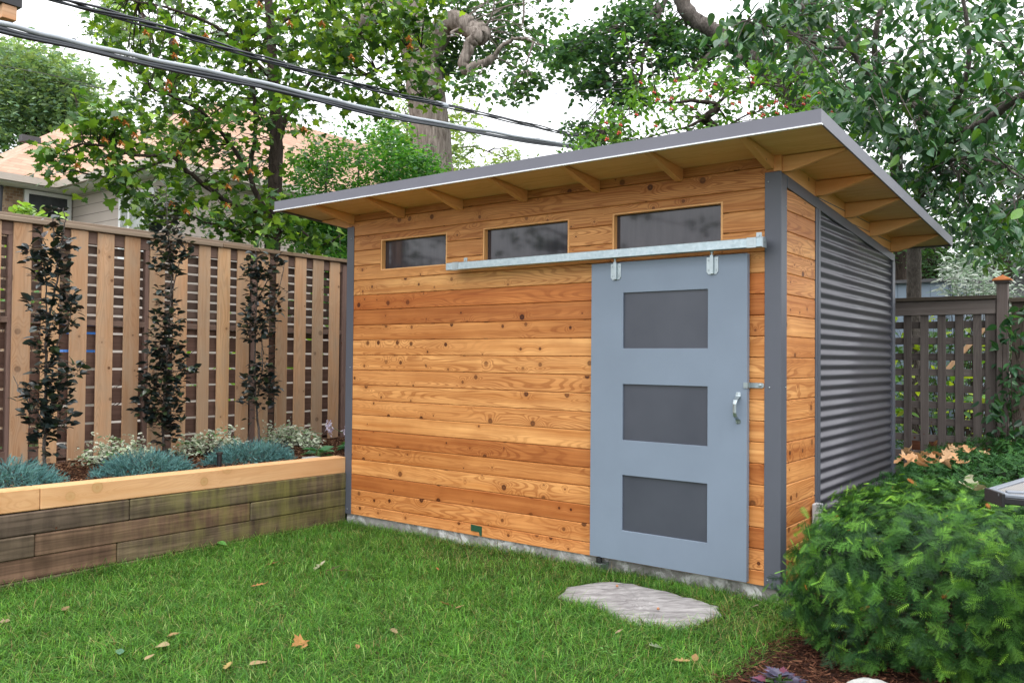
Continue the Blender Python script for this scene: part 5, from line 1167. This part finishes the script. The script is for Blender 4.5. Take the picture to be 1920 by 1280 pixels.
# pale utility stub at the side wall
m = MB(); q = (.012, .55, .50); m.box((.013, .56, .40), (.065, .64, .545), ch=.006); m.tube([(.045, .59, .40), (.045, .59, .02)], .014, 10); tag(m.build('outlet_box', M['outlet']), 'pale grey outdoor outlet box low on the shed side, half hidden by yew', 'outlet box')

# ------------------------------------------------------------------ YEW
yw = treeroot('yew_bush', (1.4, 1.0, 0), 'large spreading green yew bush beside the corrugated shed wall, bottom right', 'shrub')
CX, CY, HX, HY = 1.63, 1.42, 1.44, 2.48
def yewsurf(n):
    """points on a lumpy box-like dome, with outward directions"""
    e = 6.0
    th = rng.uniform(0, 2*np.pi, n); v = rng.uniform(0, 1, n); c, s = np.cos(th), np.sin(th)
    q = (np.abs(c)**e+np.abs(s)**e)**(-1/e); fx, fy = c*q, s*q                    # unit superellipse outline
    top = v < .60; rr = np.where(top, np.sqrt(rng.uniform(0, 1, n))*.97, 1.0)
    X = CX+HX*fx*rr; Y = CY+HY*fy*rr
    H = .685+.12*np.clip((Y-1.3)/2, 0, 1)+.045*nz(X*1.6, Y*1.6, 1.5, 1.0)+.02*nz(X, Y, 6, 2)
    H = H-.11*np.clip(rr-.72, 0, 1)*3.3*np.where(top, 1, 0)*np.clip(rr, 0, 1)**4
    zside = rng.uniform(.13, 1.0, n); Z = np.where(top, H, zside*(H-.12))
    bulge = 1-.10*(1-np.sin(np.clip(Z/H, 0, 1)*np.pi*.85+.25)); lump = .06*nz(X*2+Z*3, Y*2-Z*2, 1.8, .5)
    X = np.where(top, X, CX+HX*fx*(bulge+lump*.9)); Y = np.where(top, Y, CY+HY*fy*(bulge+lump*.6))
    nx, ny = norm(np.column_stack([np.abs(fx)**(e-1)*np.sign(fx)/HX, np.abs(fy)**(e-1)*np.sign(fy)/HY])).T
    upw = np.where(top, 1.0-.6*rr**6, .22); O = norm(np.column_stack([nx*np.where(top, rr**5, 1), ny*np.where(top, rr**5, 1), upw]))
    return np.column_stack([X, Y, Z]), O
def yewlayer(n, depth, tm_, cols, size, keep=None, spread=.75):
    P, O = yewsurf(n); P = P-O*depth[:, None] if not np.isscalar(depth) else P-O*depth
    if keep is not None: k = keep(P); P, O = P[k], O[k]
    n = len(P); T = rng.standard_normal((n, 3)); T -= O*np.sum(T*O, 1, keepdims=True); T = norm(T)
    Dv = O*rng.uniform(.15, .9, (n, 1))+T*spread+np.array([0, 0, -.22]); N = O+.30*rng.standard_normal((n, 3))
    return scatter(tm_, P-norm(Dv)*.04, Dv, N, size*(1+.22*rng.standard_normal(n)).clip(.55, 1.5), tones(n, cols, None, .16))
near = lambda P: (P[:, 1] < 1.0) & (P[:, 0] < 2.5) & (P[:, 0] > .05)
far = lambda P: (P[:, 1] >= .95) & (P[:, 0] < 2.9)
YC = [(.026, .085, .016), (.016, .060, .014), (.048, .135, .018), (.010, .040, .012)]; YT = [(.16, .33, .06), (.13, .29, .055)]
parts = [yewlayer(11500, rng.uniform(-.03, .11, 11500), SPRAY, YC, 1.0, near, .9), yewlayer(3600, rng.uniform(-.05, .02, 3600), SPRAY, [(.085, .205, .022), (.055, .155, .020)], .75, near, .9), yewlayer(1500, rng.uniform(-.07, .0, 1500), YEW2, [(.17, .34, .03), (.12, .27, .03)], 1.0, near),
    yewlayer(3600, rng.uniform(.10, .26, 3600), SPRAY, [(.022, .065, .014), (.015, .045, .012)], 1.0, near),  # deep sprays coloured darker, standing in for shade in the bush's gaps
    yewlayer(7000, rng.uniform(.12, .30, 7000), YEWF, [(.010, .028, .010)], 1.3, lambda P: P[:, 0] < 2.9),  # deepest layer darkest of all, interior shade put into its colour
    yewlayer(26000, rng.uniform(-.03, .07, 26000), YEWF, [(.035, .11, .03), (.025, .085, .026), (.05, .145, .03)], .85, far),
    yewlayer(90, rng.uniform(-.03, .03, 90), YEW2, [(.42, .13, .03)], .9, near)]
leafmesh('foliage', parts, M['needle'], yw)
m = MB()
for i in range(90):
    P, O = yewsurf(1); a = np.array([1.1+random.uniform(-.5, .9), 0.4+random.uniform(-1.0, 1.6), .02]); b_ = P[0]-O[0]*.08
    m.tube([a, (a+b_)/2+np.array([random.uniform(-.1, .1), random.uniform(-.1, .1), .05]), b_], [.012, .008, .004], 6, cap=False)
m.build('branches', M['bark_dark'], yw, smooth=True)
# dry leaves lying on the yew
def dryleaf(loc, size, col, th, tilt, tmpl, name, label, group, cat='leaf', curl=.6):
    V, F, e = tmpl; V = V.copy(); V[:, 2] += curl*(V[:, 0]**2)*1.3+curl*.6*(V[:, 1]-.5)**2
    V[:, 1] -= .45; V *= size
    me = npmesh(name, V, F, np.full(len(F), 3), np.tile(np.array(col), (len(V), 1))); o = link(name, me, M['dry']); o.location = tuple(float(v) for v in loc); o.rotation_euler = (tilt[0], tilt[1], th)
    return tag(o, label, cat, group)
lp = [(1702, 846), (1714, 854), (1724, 852), (1745, 856), (1762, 852), (1776, 864), (1730, 870), (1790, 856), (1692, 852), (1700, 858), (1710, 850), (1718, 860), (1728, 864), (1738, 858), (1750, 852), (1757, 862), (1766, 866), (1772, 858), (1782, 852), (1790, 862), (1800, 866), (1812, 868), (1686, 862), (1705, 866), (1745, 868), (1755, 830), (1780, 838), (1790, 842), (1800, 838), (1812, 842), (1822, 844), (1845, 848), (1852, 846), (1775, 870), (1735, 850), (1720, 852)]
for i, (x, y) in enumerate(lp):
    p = pxz(x, y, .745+.07*random.random()+(.03 if y > 850 else 0)); c = random.choice([(.50, .28, .14), (.40, .21, .10), (.55, .35, .20)])
    dryleaf(p, random.uniform(.075, .11), c, random.uniform(0, 6.28), (random.uniform(-.9, .9), random.uniform(-.9, .9)), OAK if i % 3 else MAPLE, 'dry_leaf', 'curled tan dry leaf lying in the heap on top of the yew bush' if y > 849 or y < 0 else 'tan dry leaf scattered on the yew bush near the lattice fence', 'dry tan leaves on the yew bush')
for i, (x, y) in enumerate([(1818, 900), (1828, 908), (1812, 912), (1835, 916)]):
    p = pxz(x, y, .72); dryleaf(p, .13, (.30, .30, .20), 1.2*i, (.5, -.3), OAK, 'dry_leaf', 'grey-green withered oak leaf on the yew bush left of the grey table corner', 'withered grey-green leaves on the yew bush')

# ------------------------------------------------------------------ PATIO TABLE corner at the right edge
zt = 1.03
A = pxz(1851, 915, zt); B = pxz(1882, 926, zt); e1 = pxz(1925, 880, zt)-A; e1 /= np.linalg.norm(e1); 
rgt = np.array([1., -.02, 0]); rgt /= np.linalg.norm(rgt); bk = np.array([.16, .99, 0])
tb = empty('patio_table', (float(B[0])+.5, float(B[1])+.4, 0), 'corner of a grey-framed mesh-topped outdoor table poking in at the right edge', 'table')
P1, P2 = A[:2], B[:2]; P3 = P2+rgt[:2]*.9; P4 = P1+bk[:2]*.75; P5 = P4+rgt[:2]*.98
m = MB(); out = [P1, P2, P3, P5, P4]; m.prism([tuple(p) for p in out], 2, zt-.035, zt-.012); m.build('rim', M['black'], tb, bevel=.003)
def bar(m, a, b, w, z0, z1):
    d = (b-a)/np.linalg.norm(b-a); s = np.array([-d[1], d[0]])*w/2; m.prism([tuple(a+s), tuple(a-s), tuple(b-s), tuple(b+s)], 2, z0, z1)
m = MB(); ins = .012
bar(m, P2+np.array([.0, .014]), P3+np.array([0, .014]), .026, zt-.0115, zt); bar(m, P1+np.array([.016, .02]), P4+np.array([.013, 0]), .026, zt-.0115, zt+.0006)
bar(m, P1+np.array([.012, .006]), P2+np.array([-.002, .016]), .03, zt-.0115, zt+.0012); bar(m, (P1+P2)/2+np.array([.03, .03]), (P3+P5)/2, .03, zt-.0115, zt+.0018)
m.build('frame', M['alu'], tb, bevel=.002)
m = MB(); m.prism([tuple(P1+np.array([.03, .03])), tuple(P2+np.array([.03, .03])), tuple(P3+np.array([-.03, .03])), tuple(P5+np.array([-.03, -.03])), tuple(P4+np.array([.03, -.03]))], 2, zt-.0118, zt-.006); m.build('mesh_top', M['sling'], tb)
m = MB(); bar(m, P1-np.array([.004, .0]), P2-np.array([0, .004]), .012, zt-.045, zt+.002); m.build('corner_cap', M['black'], tb, bevel=.002)
for p in (P2+np.array([.12, .08]), P3+np.array([-.06, .08]), P4+np.array([.10, -.10]), P5+np.array([-.06, -.06])):
    m = MB(); m.tube([(p[0], p[1], 0), (p[0], p[1], zt-.035)], .016, 12); m.build('leg', M['black'], tb)

# ------------------------------------------------------------------ GRASS
def infs(X, Y): 
    k = np.zeros(len(X), bool); P = np.column_stack([X, Y]); return inpoly(P, [tuple(p) for p in FS])
def grass(n, x0, x1, y0, y1, keep, hmean, seed, wid=.0024):
    X = rng.uniform(x0, x1, n); Y = rng.uniform(y0, y1, n); k = keep(X, Y); X, Y = X[k], Y[k]; n = len(X)
    pn = .6*nz(X*1.3, Y*1.3, 2.2, 3.0)+.5*nz(X*1.1+3, Y*1.7, 6.5, 1.0); H = hmean*(1+.30*rng.standard_normal(n)+.22*pn).clip(.35, 2.0)
    th = rng.uniform(0, 2*np.pi, n); bend = rng.uniform(.3, 1.9, n); W = wid*rng.uniform(.7, 1.4, n)
    d = np.column_stack([np.cos(th), np.sin(th), np.zeros(n)]); s = np.column_stack([-np.sin(th), np.cos(th), np.zeros(n)])
    z0 = .004+.010*nz(X, Y, 1.3)
    b0 = np.column_stack([X, Y, z0]); up = np.array([0, 0, 1.])
    def at(t): return b0+d*(bend*t*t*H)[:, None]+up*((t-.30*bend*t*t)*H)[:, None]
    V = [b0-s*(W/2)[:, None], b0+s*(W/2)[:, None], at(.5)+s*(W*.42)[:, None], at(.5)-s*(W*.42)[:, None], at(.82)+s*(W*.25)[:, None], at(.82)-s*(W*.25)[:, None], at(1.0)]
    V = np.stack(V, 1).reshape(-1, 3); o = 7*np.arange(n)
    L = np.column_stack([o, o+1, o+2, o+3, o+3, o+2, o+4, o+5, o+5, o+4, o+6]); S = np.tile([4, 4, 3], n)
    patch = np.exp(-((X+.15)**2+(Y+.55)**2)/.12)+np.exp(-((X+2.1)**2*1.2+(Y+.22)**2*9))*.8+.5*(nz(X, Y, 5.2, 7) > .62)
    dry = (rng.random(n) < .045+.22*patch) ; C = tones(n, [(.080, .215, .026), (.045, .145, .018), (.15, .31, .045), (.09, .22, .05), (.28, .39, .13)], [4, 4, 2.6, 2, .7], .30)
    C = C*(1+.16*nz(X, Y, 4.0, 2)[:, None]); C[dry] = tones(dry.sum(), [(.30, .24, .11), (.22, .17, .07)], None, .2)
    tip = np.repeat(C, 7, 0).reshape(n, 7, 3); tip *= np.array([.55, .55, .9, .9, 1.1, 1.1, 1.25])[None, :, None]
    return V, L.ravel(), S, tip.reshape(-1, 3)
def lawnkeep(X, Y):
    dens = .66+.26*nz(X, Y, 3.1, 4)+.2*nz(X, Y, 9.0, 2)
    near_line = (Y+3.45)-(X+2.344)*.80 > -.55       # foreground limit of the view plus a margin
    ok = (X < edge_x(Y)+.04*rng.standard_normal(len(X))) & (Y < .03+.02*rng.standard_normal(len(X))) & ~infs(X, Y) & near_line & (X > -3.935)
    thin = .35*np.exp(-((X+.1)**2+(Y+.5)**2)/.15)+.3*np.exp(-((X+2.1)**2*1.2+(Y+.22)**2*9))
    return ok & (rng.random(len(X)) < dens-thin)
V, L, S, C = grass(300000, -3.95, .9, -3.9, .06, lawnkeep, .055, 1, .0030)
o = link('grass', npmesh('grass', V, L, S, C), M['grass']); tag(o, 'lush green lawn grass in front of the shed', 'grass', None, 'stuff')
# longer tufts against the foundation, the stone, the wall and the mulch edge
def tuftkeep(X, Y):
    a = (np.abs(Y+.04) < .09) & (X < .02) & (X > -3.93); b_ = (np.abs(X+3.86) < .09); c_ = np.zeros(len(X), bool)
    for q in FS: c_ |= (np.hypot(X-q[0]*1.0, Y-q[1]) < .08)
    e_ = np.abs(X-edge_x(Y)+.05) < .12
    return (a | b_ | c_ | e_) & ~infs(X, Y) & (Y < .0) & (X < edge_x(Y)+.03) & (rng.random(len(X)) < .55+.45*nz(X, Y, 4, 1))
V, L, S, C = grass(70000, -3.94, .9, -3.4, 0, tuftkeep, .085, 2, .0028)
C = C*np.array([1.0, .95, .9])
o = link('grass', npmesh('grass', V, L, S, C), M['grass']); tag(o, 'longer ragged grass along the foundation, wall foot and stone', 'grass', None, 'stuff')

for i, (x, y) in enumerate([(300, 1010+30), (700, 1090), (905, 1010), (1350, 1110), (520, 1150), (250, 1120), (960, 1180), (1140, 1235), (760, 1010), (430, 1040)]):
    g = pxz(x, y, 0); n_ = 26; th = rng.uniform(0, 6.28, n_); r_ = rng.uniform(0, .05, n_); P_ = np.column_stack([g[0]+np.cos(th)*r_, g[1]+np.sin(th)*r_, rng.uniform(.03, .055, n_)])
    o = leafmesh('clover_patch', [scatter(SMALL, P_, np.column_stack([np.cos(th), np.sin(th), .1*np.ones(n_)]), norms(n_, .3), .020*np.ones(n_), tones(n_, [(.10, .26, .05), (.14, .32, .07)], None, .12))], M['leaf'])
    tag(o, 'small clover patch of round light green leaves among the lawn grass', 'weed', 'clover patches in the lawn', 'stuff')
# fallen leaves on the lawn
FL = [(600, 1060, .12, (.45, .42, .28), OAK, 'pale curled oak leaf'), (625, 1066, .12, (.42, .40, .27), OAK, 'pale curled oak leaf'), (648, 1070, .10, (.40, .36, .22), OAK, 'pale curled oak leaf'),
    (836, 1132, .10, (.50, .36, .16), OAK, ''), (862, 1137, .10, (.55, .36, .18), LONG, ''), (482, 1097, .08, (.50, .24, .09), OAK, ''), (498, 1093, .05, (.50, .24, .09), OAK, ''), (512, 1056, .09, (.40, .20, .09), OAK, ''),
    (305, 1211, .11, (.50, .40, .22), OVATE, ''), (325, 1190, .07, (.45, .30, .14), OVATE, ''), (280, 1232, .06, (.5, .36, .2), OVATE, ''), (428, 1247, .09, (.52, .38, .14), OAK, ''), (483, 1244, .09, (.48, .34, .18), OVATE, ''),
    (558, 1206, .09, (.50, .26, .09), MAPLE, ''), (570, 1212, .05, (.52, .28, .1), OAK, ''), (1228, 1212, .12, (.30, .36, .22), OAK, 'sage-green'), (1280, 1238, .08, (.50, .33, .14), OAK, ''), (1303, 1233, .07, (.46, .28, .12), OVATE, ''),
    (670, 1212, .05, (.45, .25, .1), OVATE, ''), (740, 1183, .07, (.38, .28, .15), OAK, ''), (123, 1140, .07, (.34, .24, .12), OAK, ''), (5, 1165, .07, (.4, .3, .18), OAK, ''), (1160, 1183, .06, (.5, .36, .24), LONG, ''), (820, 1066, .04, (.5, .2, .08), OVATE, ''), (1416, 1136, .05, (.6, .5, .4), OVATE, '')]
for i, (x, y, s, c, tm_, kind) in enumerate(FL):
    p = pxz(x, y, .045); lab = 'tan fallen leaf lying on the green lawn'; g = 'tan fallen leaves on the lawn'
    if kind.startswith('pale'): lab, g = 'pale curled oak leaf in the cluster on the lawn left of centre', 'pale oak leaf cluster on the lawn'
    if kind.startswith('sage'): lab, g = 'sage-green lobed oak leaf on the lawn just below the stepping stone', None
    dryleaf(p, s, tuple(v*.62 for v in c), random.uniform(0, 6.28), (random.uniform(-.4, .4), random.uniform(-.4, .4)), tm_, 'fallen_leaf', lab, g)
p = pxz(225, 1222, .045); dryleaf(p, .085, (.09, .19, .12), 1.0, (.1, .1), OVATE, 'fallen_leaf', 'dark green rounded leaf lying on the lawn, lower left', None)

# ------------------------------------------------------------------ LIGHT
w = bpy.data.worlds.new('World'); sc.world = w; w.use_nodes = True; nt = w.node_tree; nt.nodes.clear()
sky = nt.nodes.new('ShaderNodeTexSky'); sky.sky_type = 'NISHITA'; sky.sun_disc = False; SE, SA = R_(62), R_(140)
sky.sun_elevation = SE; sky.sun_rotation = SA; sky.air_density = 1.0; sky.dust_density = 3.0; sky.ozone_density = 1.0
hs_ = nt.nodes.new('ShaderNodeHueSaturation'); hs_.inputs['Saturation'].default_value = .22; hs_.inputs['Value'].default_value = 1.0
bg = nt.nodes.new('ShaderNodeBackground'); bg.inputs[1].default_value = .15; wo = nt.nodes.new('ShaderNodeOutputWorld')
tc = nt.nodes.new('ShaderNodeTexCoord'); sx_ = nt.nodes.new('ShaderNodeSeparateXYZ'); vr = nt.nodes.new('ShaderNodeValToRGB')    # overcast veil: brighter overhead than at the horizon
vr.color_ramp.elements[0].position = .0; vr.color_ramp.elements[0].color = (.42, .43, .45, 1); vr.color_ramp.elements[1].position = 1.0; vr.color_ramp.elements[1].color = (1.0, 1.01, 1.03, 1)
nt.links.new(tc.outputs['Generated'], sx_.inputs[0]); nt.links.new(sx_.outputs[2], vr.inputs[0])
vm = nt.nodes.new('ShaderNodeVectorMath'); vm.operation = 'SCALE'; vm.inputs['Scale'].default_value = 16.0; nt.links.new(vr.outputs[0], vm.inputs[0])
mxn = nt.nodes.new('ShaderNodeMix'); mxn.data_type = 'RGBA'; mxn.inputs[0].default_value = .80
nt.links.new(sky.outputs[0], hs_.inputs['Color']); nt.links.new(hs_.outputs[0], mxn.inputs[6]); nt.links.new(vm.outputs[0], mxn.inputs[7]); nt.links.new(mxn.outputs[2], bg.inputs[0])
bg.inputs[1].default_value = .15; nt.links.new(bg.outputs[0], wo.inputs[0])
sd = bpy.data.lights.new('sun', 'SUN'); sd.energy = 1.0; sd.angle = R_(40); sd.color = (1, .97, .93); so_ = bpy.data.objects.new('sun', sd); COL.objects.link(so_)
# sun_rotation is measured from +Y towards +X in the sky texture
dv = Vector((math.sin(SA)*math.cos(SE), math.cos(SA)*math.cos(SE), math.sin(SE)))
so_.rotation_euler = dv.to_track_quat('Z', 'Y').to_euler()
sc.view_settings.view_transform = 'Standard'; sc.view_settings.look = 'None'; sc.view_settings.exposure = .78; sc.view_settings.gamma = 1
sc.cycles.max_bounces = 6; sc.cycles.transparent_max_bounces = 8
